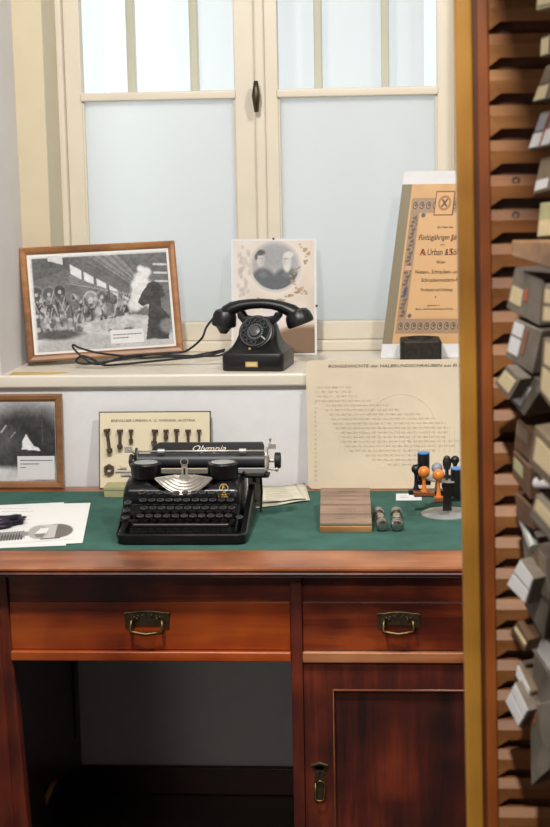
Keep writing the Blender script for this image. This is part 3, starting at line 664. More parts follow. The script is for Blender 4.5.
c2 = [s(*p) for p in ((225, 349.5), (208, 353), (188, 356.5), (165, 359), (140, 360), (118, 357.5), (98, 355), (80, 350.2), (73.5, 347), (74, 351), (84, 360.5), (96, 366.5), (112, 363), (124, 359), (150, 356.5), (175, 357.5), (215, 356), (226, 352.5))]
c2 = [p+Vector((0, 0, .0055 if 2 < i < 16 else 0)) for i, p in enumerate(c2)]
tag(MB().sweep(smooth_path(c2), .0026, 8).build('telephone_cord', 'rubber', smooth=True), 'second black cord looping on the sill back into the telephone base', 'cord')
# ================================================================== WEIGHT CHART BOARD
cw = .43; cb = Vector((-.229, -.034, ZD+.0015)); topz = onY(306, 361, .008).z
cv = Vector((-.003, .040, topz-ZD)); cu = Vector((cw, 0, 0)); n = cu.cross(cv).normalized()
H_ = cv.length; eu, ev = cu.normalized(), cv.normalized()
t = thing('weight_chart', 'yellowed board printed with a screw weight table, leaning against the sill', 'chart board', cb+cu*.5)
r = .012; out = []
for (cx_, cy_, a0) in ((cw-r, H_-r, 0), (r, H_-r, 90), (r, r, 180), (cw-r, r, 270)):
    for k in range(6):
        a = math.radians(a0+18*k); out.append(cb+eu*(cx_+r*math.cos(a))+ev*(cy_+r*math.sin(a)))
MB().prism(out, -n*.004).build('board', 'board', t)
def cp(px, py): 
    p = onP(px, py, cb, n); d = p-cb; return d.dot(eu), d.dot(ev)
x, y = cp(329, 367); x2, y2 = cp(458, 366)
text_mb([('ROHGEWICHTE der HALBRUNDSCHRAUBEN aus EI', x, y-.001, .0100, 'LEFT', .22, x2-x), ('SEN', x2+.003, y-.001, .0100, 'LEFT', .22, None)], cb+n*.0005, eu, ev).build('chart_title', 'ink', t)
rows = []
rr = random.Random(5)
spec = [(386, 318, 352), (390.5, 316, 352), (395, 318, 358), (399.5, 316, 372), (404, 326, 388), (408.5, 326, 400), (413, 330, 421), (417.5, 332, 436), (422, 334, 446), (426.5, 336, 448), (431, 342, 448), (435.5, 342, 446), (440, 342, 459), (444.5, 346, 455), (449, 350, 436), (453.5, 366, 430), (458, 372, 424), (462.5, 388, 420)]
for i, (yy, a, b) in enumerate(spec):
    x, y = cp(a, yy+2); x2, _ = cp(b, yy+2); k = max(3, int((x2-x)/.0135)); 
    sx = '  '.join('%d,%d' % (rr.randint(1, 99), rr.randint(0, 9)) for _ in range(k)); rows.append((sx, x, y, .0058, 'LEFT', 0, x2-x))
for i in range(18):
    x, y = cp(315, 404+4.5*i); rows.append((str(10+5*i), x, y, .0052, 'LEFT', 0, None))
text_mb(rows, cb+n*.0005, eu, ev).build('chart_figures', 'ink2', t)
m = MB(); ac = []
for k in range(31):
    a = math.radians(20+140*k/30); x, y = cp(402, 428); ac.append(cb+eu*(x+.082*math.cos(a))+ev*(y+.082*math.sin(a))+n*.0004)
m.sweep(ac, .0004, 4)
for k in range(24):
    x0_, y0_ = cp(340+k*5, 424); x1_, y1_ = cp(340+k*5, 452); m.cyl(cb+eu*x0_+ev*y0_+n*.0003, cb+eu*x1_+ev*y1_+n*.0003, .0002, 4)
m.build('chart_ruling', 'ink3', t)
# ================================================================== BOLT SAMPLE BOARD
bw = .272; bb = Vector((-.735, -.028, ZD+.0015)); bh = onY(98, 412, .01).z-ZD
bv = Vector((0, .034, bh)); bu = Vector((bw, 0, 0)); n = bu.cross(bv).normalized(); eu, ev = bu.normalized(), bv.normalized()
t = thing('bolt_sample_board', 'cream sample board with mounted dark bolts and a nut, standing behind the typewriter', 'sample board', bb+bu*.5)
q4 = [bb, bb+bu, bb+bu+bv, bb+bv]; MB().hexa([p_-n*.005 for p_ in q4], q4).build('board', 'boardedge', t, bevel=.001)
e_ = .0028; q4 = [bb+eu*e_+ev*e_, bb+bu-eu*e_+ev*e_, bb+bu+bv-eu*e_-ev*e_, bb+bv+eu*e_-ev*e_]; MB().hexa(q4, [p_+n*.0006 for p_ in q4]).build('card_face', 'board2', t)
def bp(px, py): p = onP(px, py, bb, n); d = p-bb; return d.dot(eu), d.dot(ev)
x, y = bp(111, 421.5); x2, _ = bp(195, 421)
text_mb([('BREVILLIER-URBAN A. G. WIENNA, AUSTRIA', x, y-.001, .0085, 'LEFT', 0, x2-x)], bb+n*.0008, eu, ev).build('board_title', 'ink', t)
def tobd(px, py, d=0): x, y = bp(px, py); return bb+eu*x+ev*y+n*d
def sample_bolt(px, y0, y1, r, lean=0, nut=True):
    a = tobd(px, y0, .008+r*.3); b = tobd(px+lean, y1, .008+r*.3)
    dv = (b-a).normalized(); m = MB(); m.cyl(a, b, r, 10)
    m.cyl(a, a+dv*.007, r*2.0, 6)
    B = m.build('mounted_bolt', 'rust', t, smooth=30)
    if nut:
        k = MB(); k.cyl(b-dv*.012, b-dv*.003, r*1.75, 6); k.build('hex_nut', 'rust', B)
for a in ((107.5, 429, 453.5, .0042, 3), (120.5, 429.5, 449.5, .0038, 0), (131.5, 429.5, 444, .0030, 0), (155.5, 429.5, 446, .0040, -1), (166.5, 429.5, 440.5, .0032, 0), (177, 429, 450, .0034, 0), (188.5, 429.5, 450, .0034, 0), (199.5, 429.5, 450, .0028, 0)): sample_bolt(*a)
m = MB(); c = tobd(109.5, 469.5, .001); mt = Matrix((eu, ev, n)).transposed().to_4x4(); mt.translation = c
m.ring(.0065, .0118, 0, .009, mt, 24, outer=6); m.build('mounted_nut', 'rust', t)
m = MB(); m.cyl(tobd(120, 468, .006), tobd(127, 468, .006), .0035, 10); m.cyl(tobd(119, 468, .006), tobd(121, 468, .006), .007, 8); m.build('mounted_bolt', 'nickel', t)
# small box
bx = thing('small_box', 'small flat olive cardboard box between bolt board and typewriter', 'box', (-.67, -.11, ZD+.0012))
m = MB(); m.box(-.706, -.626, -.122, -.066, ZD+.0012, ZD+.0175); m.build('box_tray', 'olive', bx, bevel=.001)
m = MB(); m.box(-.707, -.625, -.123, -.0655, ZD+.0178, ZD+.026); m.build('box_lid', 'olive', bx, bevel=.001)
# ================================================================== TYPEWRITER
Zt = ZD+.0012
tw = thing('typewriter', 'black portable typewriter with round keys and wide carriage on green felt', 'typewriter', (-.46, -.42, Zt))
# base tray
def T(name, m, mat, par=None, **k): return m.build(name, mat, par or tw, **k)
fl, fr = -.600, -.327; bl2, br2 = -.592, -.338
m = MB()
rail = [(fl+.004, -.30), (fl+.002, -.45), (fl, -.565), (fl+.004, -.580), (fl+.016, -.588), (fr-.016, -.588), (fr-.004, -.580), (fr, -.565), (fr-.002, -.45), (fr-.004, -.30)]
zlo = Zt+.003
outer = rail; inner = [(fl+.018, -.30), (fl+.016, -.45), (fl+.014, -.562), (fl+.017, -.570), (fl+.022, -.574), (fr-.022, -.574), (fr-.017, -.570), (fr-.014, -.562), (fr-.016, -.45), (fr-.018, -.30)]
def hz(y): return Zt + (.023 if y < -.55 else .023+(y+.55)*.22)
v = []; k = len(rail)
for (a, b) in zip(outer, inner): v += [(a[0], a[1], zlo), (a[0], a[1], hz(a[1])-.003), ((a[0]*.8+b[0]*.2), (a[1]*.8+b[1]*.2), hz(a[1])), (b[0], b[1], hz(a[1])-.001), (b[0], b[1], zlo)]
m.add(v, [(i*5+j, (i+1)*5+j, (i+1)*5+(j+1) % 5, i*5+(j+1) % 5) for i in range(k-1) for j in range(5)]+[(0, 1, 2, 3, 4), tuple((k-1)*5+j for j in range(5))])
T('base_frame', m, 'black', smooth=40)
m = MB(); m.box(fl+.015, fr-.015, -.55, -.30, Zt+.004, Zt+.009); T('base_plate', m, 'rubber')
for (x, y) in ((fl+.02, -.57), (fr-.02, -.57), (fl+.02, -.31), (fr-.02, -.31)):
    m = MB(); m.cyl((x, y, Zt), (x, y, Zt+.004), .008, 12); T('foot', m, 'rubber')
# body shell with curved cut-out
def shell_pt(s_, x):
    # profile: deck, rounded front, down
    pr = [(-.335, .106), (-.40, .107), (-.432, .105), (-.450, .099), (-.461, .089), (-.466, .075), (-.468, .055)]
    t_ = s_*(len(pr)-1); i = min(int(t_), len(pr)-2); f_ = t_-i
    y = pr[i][0]*(1-f_)+pr[i+1][0]*f_; z = pr[i][1]*(1-f_)+pr[i+1][1]*f_
    return Vector((x, y, Zt+z))
x0, x1 = -.603, -.350; nx = 61; nsn = 22; m = MB(); v = []
cxm = -.4745
for i in range(nx):
    u = i/(nx-1); x = x0+(x1-x0)*u; dd = (x-cxm)/.088
    s0 = 0.0
    if abs(dd) < 1: s0 = .78*math.sqrt(1-dd*dd)
    ed = min(u, 1-u)*(x1-x0); drop = 0 if ed > .012 else .012-math.sqrt(max(0, .012**2-(.012-ed)**2))
    for j in range(nsn):
        p = shell_pt(s0+(1-s0)*j/(nsn-1), x); p.z -= drop; v.append(p)
m.add(v, [(i*nsn+j, (i+1)*nsn+j, (i+1)*nsn+j+1, i*nsn+j+1) for i in range(nx-1) for j in range(nsn-1)])
sh = T('front_cowl', m, 'black', smooth=50); so = sh.modifiers.new('s', 'SOLIDIFY'); so.thickness = .002; so.offset = -1
for xx, sgn in ((x0, 1), (x1, -1)):
    m = MB(); poly = [(xx, -.30, Zt+.01), (xx, -.30, Zt+.092), (xx, -.34, Zt+.094), (xx, -.43, Zt+.093), (xx, -.455, Zt+.083), (xx, -.466, Zt+.060), (xx, -.50, Zt+.046), (xx, -.56, Zt+.022), (xx, -.56, Zt+.01)]
    m.prism(poly, (sgn*.003, 0, 0)); T('side_plate', m, 'black')
m = MB(); m.box(x0, x1, -.303, -.30, Zt+.01, Zt+.09); T('rear_plate', m, 'black')
# type basket
m = MB()
for sgn in (-1, 1):
    for k in range(9):
        a = math.radians(4+5.2*k); m.cyl((cxm+sgn*.040*math.cos(a), -.400, Zt+.110-.030*math.sin(a)), (cxm+sgn*.080*math.cos(a*.72), -.420, Zt+.106-.036*math.sin(a)), .0011, 5)
T('typebar', m, 'iron')['label'] = 'fan of dark typebars'
m = MB(); v = []; N = 34
def seg_pt(R, a): f_ = (R-.008)/.044; return (cxm+R*1.22*math.cos(a), -.408-.030*f_, Zt+.113-.002*f_-.036*f_*math.sin(a)**2)
for k in range(N):
    a = math.pi*k/(N-1); v += [seg_pt(.052, a), seg_pt(.008, a)]
m.add(v, [(2*k, 2*k+1, 2*k+3, 2*k+2) for k in range(N-1)])
for k in range(0, 41):
    a = math.pi*k/40; m.sweep([Vector(seg_pt(.015, a))+Vector((0, -.001, .001)), Vector(seg_pt(.050, a))+Vector((0, -.001, .001))], .0006, 4)
for R1 in (.022, .029, .036, .043, .050): m.sweep([Vector(seg_pt(R1, math.pi*k/24))+Vector((0, -.001, .0015)) for k in range(25)], .0009, 5)
T('segment', m, 'nickel', smooth=30)
m = MB(); m.box(cxm-.09, cxm+.09, -.455, -.33, Zt+.040, Zt+.062); T('basket_floor', m, 'rubber')
# ribbon spool covers
for (xa, nm) in ((-.560, 'l'), (-.392, 'r')):
    m = MB(); mt = Matrix.Translation((xa, -.405, Zt+.1145)); m.lathe([(.032, -.008), (.033, .002), (.034, .022), (.032, .0245), (.001, .0245)], mt, 28)
    so_ = T('ribbon_spool_cover', m, 'black', smooth=35)
    m = MB(); mt = Matrix.Translation((xa, -.405, Zt+.139)); m.lathe([(.025, 0), (.026, .0012), (.001, .0016)], mt, 24); m.build('spool_cap', 'greymetal', so_)
# ribbon guide
m = MB(); z0 = Zt+.103; mg = [(-.016, 0), (.016, 0), (.013, .006), (.007, .012), (.006, .034), (-.006, .034), (-.007, .012), (-.013, .006)]
m.prism([(cxm+x, -.418, z0+z) for x, z in mg], (0, .003, 0)); m.ring(.007, .009, 0, .002, Matrix.Translation((cxm, -.416, z0+.040))@Matrix.Rotation(PI/2, 4, 'X'), 16); rgd = T('ribbon_guide', m, 'nickel')
m = MB(); m.box(cxm-.002, cxm+.002, -.4188, -.4178, z0+.012, z0+.026); m.build('guide_slot', 'rubber', rgd)
# carriage
cyy = -.352
m = MB(); m.cyl((-.592, cyy, Zt+.1325), (-.292, cyy, Zt+.1325), .0165, 28); T('platen', m, 'platen', smooth=35)
m = MB(); m.box(-.598, -.290, cyy+.004, cyy+.030, Zt+.092, Zt+.108); m.box(-.592, -.29, cyy-.02, cyy+.02, Zt+.104, Zt+.1085); T('carriage_rail', m, 'black', bevel=.001)
for xx in (-.600, -.294):
    m = MB(); m.prism([(xx, cyy-.02, Zt+.104), (xx, cyy+.03, Zt+.104), (xx, cyy+.03, Zt+.150), (xx, cyy+.012, Zt+.160), (xx, cyy-.012, Zt+.152), (xx, cyy-.022, Zt+.13)], (.005, 0, 0)); T('carriage_end', m, 'nickel' if xx > -.4 else 'black', bevel=.001)
for (a, b, kx) in ((-.602, -.622, -1), (-.289, -.268, 1)):
    m = MB(); m.cyl((a, cyy, Zt+.1325), (b+(-kx*.006), cyy, Zt+.1325), .0045, 12); T('platen_axle', m, 'nickel', smooth=35)
    m = MB(); kn = (b-.004*kx, b+.010*kx) if kx > 0 else (-.604, -.612); m.cyl((kn[0], cyy, Zt+.1325), (kn[1], cyy, Zt+.1325), .0175 if kx > 0 else .015, 24); T('platen_knob', m, 'rubber', bevel=.002)
# paper rest
m = MB(); zz = Zt+.140; pr_ = [(-.570, zz), (-.558, zz+.022), (-.545, zz+.0285), (-.302, zz+.0285), (-.298, zz+.02), (-.298, zz)]
m.prism([(x, -.335+(z-zz)*.4, z) for x, z in pr_], (0, .003, 0)); prs = T('paper_rest', m, 'black', bevel=.001)
text_mb([('Olympia', 0, 0, .019, 'LEFT', .4, .078)], (-.470, -.3362+.009*.4, zz+.010), (1, 0, 0), (0, .37, .93)).build('maker_lettering', 'nickel', prs)
# paper bail
m = MB(); m.cyl((-.592, cyy-.012, Zt+.156), (-.296, cyy-.012, Zt+.156), .0022, 8); bail = T('paper_bail', m, 'nickel', smooth=True)
for xx in (-.535, -.345):
    m = MB(); m.cyl((xx-.008, cyy-.013, Zt+.156), (xx+.008, cyy-.013, Zt+.156), .0058, 12); m.build('bail_roller', 'greymetal', bail, smooth=35)
# return lever and little levers
m = MB(); m.sweep([(-.598, cyy-.005, Zt+.150), (-.606, cyy-.008, Zt+.158), (-.612, cyy-.010, Zt+.160)], .0035, 8); m.box(-.606-.016, -.604, cyy-.012, cyy-.006, Zt+.153, Zt+.168); T('bail_lever', m, 'nickel', bevel=.001)
m = MB(); m.cyl((-.602, cyy-.02, Zt+.112), (-.640, cyy-.022, Zt+.1135), .0032, 10); m.cyl((-.636, cyy-.022, Zt+.1133), (-.643, cyy-.022, Zt+.1135), .0045, 10); m.cyl((-.63, cyy-.02, Zt+.105), (-.605, cyy-.02, Zt+.105), .005, 10); T('return_lever', m, 'nickel', smooth=35)
m = MB(); m.sweep([(-.291, cyy-.005, Zt+.150), (-.284, cyy-.006, Zt+.165), (-.281, cyy-.006, Zt+.178)], .0016, 8); m.ball((-.281, cyy-.006, Zt+.181), .0036, 8)
m.box(-.285, -.268, cyy-.010, cyy-.006, Zt+.160, Zt+.170); m.sweep([(-.291, cyy-.008, Zt+.118), (-.282, cyy-.01, Zt+.116), (-.270, cyy-.01, Zt+.114)], .0035, 8); m.ball((-.267, cyy-.01, Zt+.114), .005, 8); m.cyl((-.29, cyy-.012, Zt+.122), (-.29, cyy-.012, Zt+.146), .006, 8)
T('carriage_lever', m, 'nickel', smooth=40)
m = MB(); m.sweep([(-.345, -.372, Zt+.112), (-.335, -.374, Zt+.104), (-.30, -.374, Zt+.103), (-.288, -.372, Zt+.112)], .0032, 8); m.box(-.35, -.285, -.372, -.33, Zt+.098, Zt+.102); T('carriage_bracket', m, 'iron')
m = MB(); m.box(-.346, -.318, -.322, -.318, Zt+.022, Zt+.098); T('escapement_cover', m, 'nickel')
m = MB(); m.sweep([(-.317, -.33, Zt+.098), (-.315, -.33, Zt+.06), (-.318, -.33, Zt+.012)], .0026, 8); m.cyl((-.345, -.33, Zt+.04), (-.318, -.33, Zt+.035), .0022, 8); m.cyl((-.33, -.335, Zt+.094), (-.33, -.335, Zt+.08), .004, 8); T('side_rod', m, 'iron')
# badge
m = MB(); bc = Vector((-.385, -.4625, Zt+.094)); 
tb = text_mb([('FILIA', -.0125, -.0150, .0105, 'LEFT', 0, .025), ('F', -.004, -.0035, .013, 'LEFT', 0, None)], bc, (1, 0, 0), (0, .38, .92))
tb.ring(.0085, .0095, 0, .0005, Matrix((Vector((1, 0, 0)), Vector((0, .38, .92)), Vector((0, -.92, .38)))).transposed().to_4x4() if 0 else Matrix.Translation(bc)@Matrix.Rotation(math.radians(67), 4, 'X'), 24)
tb.box(bc.x-.011, bc.x+.012, bc.y-.0065, bc.y-.0045, bc.z-.0190, bc.z-.0158)
T('gold_badge', tb, 'gold')
for o in list(tw.children_recursive):
    if o.name.split('.')[0] in ('platen', 'platen_axle', 'platen_knob', 'carriage_rail', 'carriage_end', 'paper_rest', 'maker_lettering', 'paper_bail', 'bail_roller', 'bail_lever', 'return_lever', 'carriage_lever', 'carriage_bracket'):
        for v in o.data.vertices: v.co.x = v.co.x*.9435-.0266
# keys
kp = MB(); kp.lathe([(.0050, .0), (.0072, .0005), (.0074, .002), (.0066, .003), (.0060, .0022), (.001, .0018)], None, 16); kp.lathe([(.0014, -.012), (.0014, 0)], None, 6)
me = None
proto = kp.build('key', 'bake', tw, smooth=35, local=True)
rg_ = MB(); rg_.ring(.0062, .0074, .0018, .0030, None, 16); rim = rg_.build('key_ring', 'nickel', proto, local=True)
rim.data.materials[0] = plain('worn_key_rim', (112, 112, 112), .28, .7)
rowsK = [(-.484, .0875, 11, -.5585), (-.503, .0755, 11, -.5535), (-.522, .063, 11, -.549), (-.541, .050, 11, -.5545)]
first = True
for (y, z, nk, xs_) in rowsK:
    for k in range(nk):
        o = proto if first else copy_tree(proto, tw); first = False
        o.location = (xs_+k*.0186-tw.location.x, y-tw.location.y, z); o.rotation_euler = (math.radians(14), 0, 0)
for (x, y, z) in ((-.586, -.503, .070), (-.586, -.541, .047), (-.345, -.541, .047), (-.586, -.522, .058)):
    o = copy_tree(proto, tw); o.location = (x-tw.location.x, y-tw.location.y, z); o.rotation_euler = (math.radians(14), 0, 0)
m = MB(); m.box(-.568, -.365, -.565, -.554, Zt+.031, Zt+.040); T('space_bar', m, 'bake', bevel=.003)
m = MB()
for i, (y, z) in enumerate(((-.494, .066), (-.513, .054), (-.532, .041))): m.box(x0+.006, x1-.006, y-.004, y+.004, Zt+z-.004, Zt+z)
T('key_comb', m, 'iron')
m = MB()
for k in range(12): m.cyl((-.575+k*.019, -.556, Zt+.02), (-.575+k*.019, -.47, Zt+.045), .0012, 5)
T('key_lever', m, 'iron')
m = MB(); m.box(x0+.004, x1-.004, -.470, -.466, Zt+.015, Zt+.060); T('keyboard_back', m, 'rubber')
# ================================================================== PAPERS ON THE DESK
Zp = Zt
def sheet(px, name, mat, z=0, curl=0):
    pts = [onZ(a, b, Zp+.0005+z) for a, b in px]; return MB().prism(pts, (0, 0, .0006))
pl = tag(sheet([(-25, 506.5), (64, 502.5), (66, 545.5), (-32, 549.5)], '', 'paper', 0).build('printed_page', 'paper'), 'white printed page under the loose dark metal piece at left of desk', 'paper')
m = MB()
for r_i, (y, x0_, x1_) in enumerate(((508.5, 0, 28), (511.5, 2, 36), (516, 10, 33), (519.5, 12, 30), (523, 14, 28), (526.5, 16, 24))):
    x = x0_
    while x < x1_:
        w_ = random.uniform(1.2, 3.2); a = onZ(x, y, Zp+.0012); b = onZ(x+w_, y, Zp+.0012); m.box(a.x, b.x, a.y-.0016, a.y+.0016, Zp+.0011, Zp+.0013); x += w_+.8
m.build('print_lines', 'ink2', pl)
ps = sheet([(36, 504.5), (90.5, 503), (82.5, 543), (-30, 548.5), (-28, 531), (27, 527)], '', 'paper', .0009).build('drawing_sheet', 'paper')
ps = tag(ps, 'white sheet with a grey screw illustration overlapping the printed page', 'paper')
# screw drawing printed on the sheet
P = Paint(200, 44, (226, 226, 224), 4.5)
P.poly([(0, .18), (.40, .24), (.40, .62), (0, .62)], (196, 196, 194))
for k in range(12): P.line(.01+k*.033, .22, .03+k*.033, .6, .06, (70, 68, 66)); P.line(.03+k*.033, .6, .045+k*.033, .25, .03, (150, 148, 146))
P.poly([(.38, .35), (.5, .38), (.5, .6), (.38, .58)], (140, 138, 136))
P.ell(.78, .52, .20, .40, (108, 102, 96), .1); P.poly([(.55, .14), (.76, .12), (.80, .9), (.57, .92)], (190, 188, 184)); P.ell(.57, .52, .12, .38, (168, 166, 162), .15); P.poly([(.52, .4), (.66, .38), (.70, .72), (.6, .74)], (226, 226, 224)); P.poly([(.55, .22), (.62, .2), (.66, .42), (.52, .44)], (120, 116, 112)); P.line(.60, .12, .82, .12, .03, (90, 86, 82))
a = onZ(-12, 545.3, Zp+.0022); b = onZ(75, 539, Zp+.0022); c = onZ(-9, 527.5, Zp+.0022)
P.mesh('screw_illustration', a, b-a, c-a, 'print', ps, (0, 0, 1))
# dark metal fragment
me_ = bmesh.new(); bmesh.ops.create_icosphere(me_, subdivisions=4, radius=1)
c = onZ(5, 529, Zp+.004); rnd = np.random.RandomState(2); ph_ = rnd.rand(6)*6
for v in me_.verts:
    x, y, z = v.co; k = 1+.22*math.sin(5*x+ph_[0])*math.sin(6*y+ph_[1])+.14*math.sin(11*z+ph_[2]+4*x)+.08*math.sin(17*y+9*x)
    v.co = Vector((x*.056*k, y*.024*k, z*.013*k))
    v.co.z = max(v.co.z, -.008)
rm = Matrix.Translation((c.x-.012, c.y+.03, Zp+.0102))@Matrix.Rotation(math.radians(50), 4, 'Z')
me_.transform(rm); me = bpy.data.meshes.new('metal_fragment'); me_.to_mesh(me); me_.free(); me.materials.append(MAT['purple'])
tag(link('metal_fragment', me, smooth=True), 'dark bluish lump of broken metal lying on the white pages', 'metal piece')
# leaflets at right of typewriter
def wavy(px, name, z, lab):
    q = [onZ(a, b, Zp+.001+z) for a, b in px]; m = MB(); N = 14; v = []
    for i in range(N):
        for j in range(6):
            u, w_ = i/(N-1), j/5; p = (q[0]*(1-u)+q[1]*u)*(1-w_)+(q[3]*(1-u)+q[2]*u)*w_; p.z += .004*abs(math.sin(u*5+w_))*(u) ; v.append(p)
    m.add(v, [(i*6+j, (i+1)*6+j, (i+1)*6+j+1, i*6+j+1) for i in range(N-1) for j in range(5)]); o = m.build(name, 'oldpaper', smooth=True); so = o.modifiers.new('s', 'SOLIDIFY'); so.thickness = .0008; so.offset = 1
    return tag(o, lab, 'paper')
l1 = wavy([(247, 489), (305, 484.5), (310, 501), (252, 509)], 'leaflet', 0, 'aged printed leaflet lying under another one right of the typewriter')
l2 = wavy([(250, 488), (296, 486), (306, 499.5), (262, 502.5)], 'leaflet', .005, 'upper aged leaflet with sketch lying right of the typewriter')
m = MB()
for k in range(5):
    a = onZ(266, 489.5+2.3*k, Zp+.0105); b = onZ(286+2*k, 489.2+2.2*k, Zp+.0105); m.sweep([a, (a+b)/2+Vector((0, .003, .0004)), b], .0006, 4)
m.build('leaflet_print', 'ink2', l2)
# ================================================================== WOODEN BLOCK RACK
f0 = onZ(320, 532.5, Zp); f1 = onZ(372, 532, Zp); Wb = f1.x-f0.x
wbk = thing('wooden_block_rack', 'low sloping grey-brown wooden block of four bars on green felt', 'wooden block', ((f0.x+f1.x)/2, f0.y+.08, Zp))
dpt = .235; ang = math.radians(4.5); 
yf, zf = f0.y, Zp
h0 = .0155
tz = onY(320, 524.5, yf).z-zf
b0 = onY(320, 487.5, yf+dpt).z
sl_ = (b0-(zf+tz))/dpt
m = MB(); m.hexa([(f0.x, yf, zf), (f1.x, yf, zf), (f1.x-.010, yf+dpt, zf), (f0.x-.008, yf+dpt, zf)], [(f0.x, yf, zf+tz-.004), (f1.x, yf, zf+tz-.004), (f1.x-.010, yf+dpt, zf+tz-.004+sl_*dpt), (f0.x-.008, yf+dpt, zf+tz-.004+sl_*dpt)])
m.build('base_block', 'blocke', wbk, bevel=.001)
m = MB(); m.box(f0.x+.001, f1.x-.001, yf+.004, yf+.006, zf+tz-.0045, zf+tz-.0015); m.build('green_strip', 'felt', wbk)
m = MB(); q0 = [(f0.x+.0005, yf+.004, zf+tz-.0038), (f1.x-.0005, yf+.004, zf+tz-.0038), (f1.x-.0105, yf+dpt-.001, zf+tz-.0038+sl_*dpt), (f0.x-.0075, yf+dpt-.001, zf+tz-.0038+sl_*dpt)]; m.hexa(q0, [(x, y, z+.0012) for x, y, z in q0]); m.build('green_lining', 'felt', wbk)
for k in range(4):
    a = yf+.006+k*(dpt-.006)/4; b = yf+.006+(k+1)*(dpt-.006)/4-.009; za = zf+tz-.0035+sl_*(a-yf); zb = zf+tz-.0035+sl_*(b-yf)
    ka, kb = -.009*(a-yf)/dpt, -.009*(b-yf)/dpt; q0 = [(f0.x+ka, a, za), (f1.x+ka, a, za), (f1.x+kb, b, zb), (f0.x+kb, b, zb)]; m = MB(); m.hexa(q0, [(x, y, z+.006) for x, y, z in q0])
    br = m.build('bar', 'blockw', wbk, bevel=.001)
    m = MB(); xm = (f0.x+f1.x)/2; ym = (a+b)/2; zm = (za+zb)/2+.0062
    x = xm-.02
    while x < xm+.02: m.box(x, x+.003, ym-.0012, ym+.0012, zm, zm+.0003); x += .0045
    m.build('stamped_mark', 'ink', br)
# ================================================================== STEEL BOLTS
def steel_bolt(px, py, lab, rz):
    p = onZ(px, py, Zp); R = .0135
    t = thing('steel_bolt', lab, 'bolt', (p.x, p.y, Zp), rz, 'steel bolts beside the wooden block')
    def ax(y0, y1, r, seg=20, r2=None): return MB().cyl((0, y0, R), (0, y1, R), r, seg, r2)
    m = MB(); m.sweep([(0, y, R) for y in (0, .001, .004, .022, .026)], [.0085, .0115, .0132, .0132, .011], 24); m.build('round_head', 'steel', t, smooth=40, local=True)
    m = ax(.026, .040, .0085); m.build('neck', 'steel', t, smooth=35, local=True)
    m = ax(.040, .075, .0128, 6); m.build('hex_nut', 'steel', t, bevel=.001, local=True)
    m = ax(.075, .105, .0085); m.build('shank', 'steel', t, smooth=35, local=True)
    m = MB(); m.sweep([(0, y, R) for y in (.105, .109, .128, .132)], [.0115, .0132, .0132, .010], 24); m.build('end_collar', 'steel', t, smooth=40, local=True)
    return t
steel_bolt(382.5, 532, 'left polished steel bolt lying beside the wooden block', math.radians(5))
steel_bolt(397, 532, 'right polished steel bolt lying nearer the stamp carousel', math.radians(1))
# little white card
a = onZ(396, 500.5, Zp); b = onZ(413, 500.5, Zp); c = onZ(397, 494, Zp)
cd_ = tag(MB().box(a.x, b.x+.02, a.y, c.y, Zp, Zp+.001).build('name_card', 'whitelab'), 'small white caption card lying on felt behind the stamp carousel', 'card')
m = MB(); 
for yy in (.35, .6): m.box(a.x+.008, b.x-.01, a.y+(c.y-a.y)*yy, a.y+(c.y-a.y)*yy+.002, Zp+.001, Zp+.0012)
m.build('card_print', 'inkred', cd_)
# ================================================================== STAMP CAROUSEL AND STAMPS
sc = onZ(447, 514, Zp); sx, sy = sc.x, sc.y
car = thing('stamp_carousel', 'round grey metal stamp carousel with a disc foot on the felt', 'stamp rack', (sx, sy, Zp))
m = MB(); m.lathe([(.058, 0), (.058, .002), (.050, .006), (.012, .010), (.004, .011)], Matrix.Translation((sx, sy, Zp)), 36); m.build('disc_foot', 'greymetal', car, smooth=30)
m = MB(); m.cyl((sx, sy, Zp+.01), (sx, sy, Zp+.120), .004, 12); m.box(sx-.010, sx+.010, sy-.012, sy-.009, Zp+.010, Zp+.09); m.build('post', 'iron', car)
m = MB(); zz = onY(440, 481, sy-.03).z
mt = Matrix.Translation((sx, sy, zz)); m.ring(.030, .046, -.0015, .0015, mt, 32)
for k in range(6): m.box(0, .034, -.004, .004, -.0015, .0015, mt@Matrix.Rotation(k*PI/3, 4, 'Z'))
m.build('holder_ring', 'greymetal', car)
def stamp(px, py, Y, rb, lab, hm, bm, tall, base, grp=None, style='ball'):
    """px,py: centre of the handle top; hangs in the ring."""
    p = onY(px, py, Y); t = thing('rubber_stamp', lab, 'rubber stamp', (p.x, p.y, p.z-tall))
    Tm = Matrix.Translation((p.x, p.y, p.z-tall))
    if style == 'ball':
        m = MB(); pr = [(.0045+.5*.004, .010), (.006, .014), (.0042, .020), (.0038, tall-rb-.004), (.0055, tall-rb+.001)]
        pr += [(rb*math.sin(a), tall-rb*math.cos(a)) for a in np.linspace(.55, PI-.02, 12)]
        m.lathe([(.009, .007), (.010, .010)]+pr, Tm, 20); m.build('handle', hm, t, smooth=40)
    else:
        m = MB(); m.lathe([(rb*.9, .008), (rb, .012), (rb, tall+rb*.6)], Tm, 24); hd = m.build('handle', hm, t, smooth=35)
        m = MB(); m.lathe([(rb*.98, tall+rb*.6), (rb*.98, tall+rb*.6+.003), (rb*.8, tall+rb*.6+.0035)], Tm, 24); m.build('cap', 'blue', hd)
    bw_, bd_ = base; m = MB(); m.box(p.x-bw_/2, p.x+bw_/2, p.y-bd_/2, p.y+bd_/2, p.z-tall, p.z-tall+.009); m.build('stamp_block', bm, t, bevel=.001)
    m = MB(); m.box(p.x-bw_/2+.001, p.x+bw_/2-.001, p.y-bd_/2+.001, p.y+bd_/2-.001, p.z-tall-.002, p.z-tall); m.build('rubber_face', 'rubber', t)
    return t
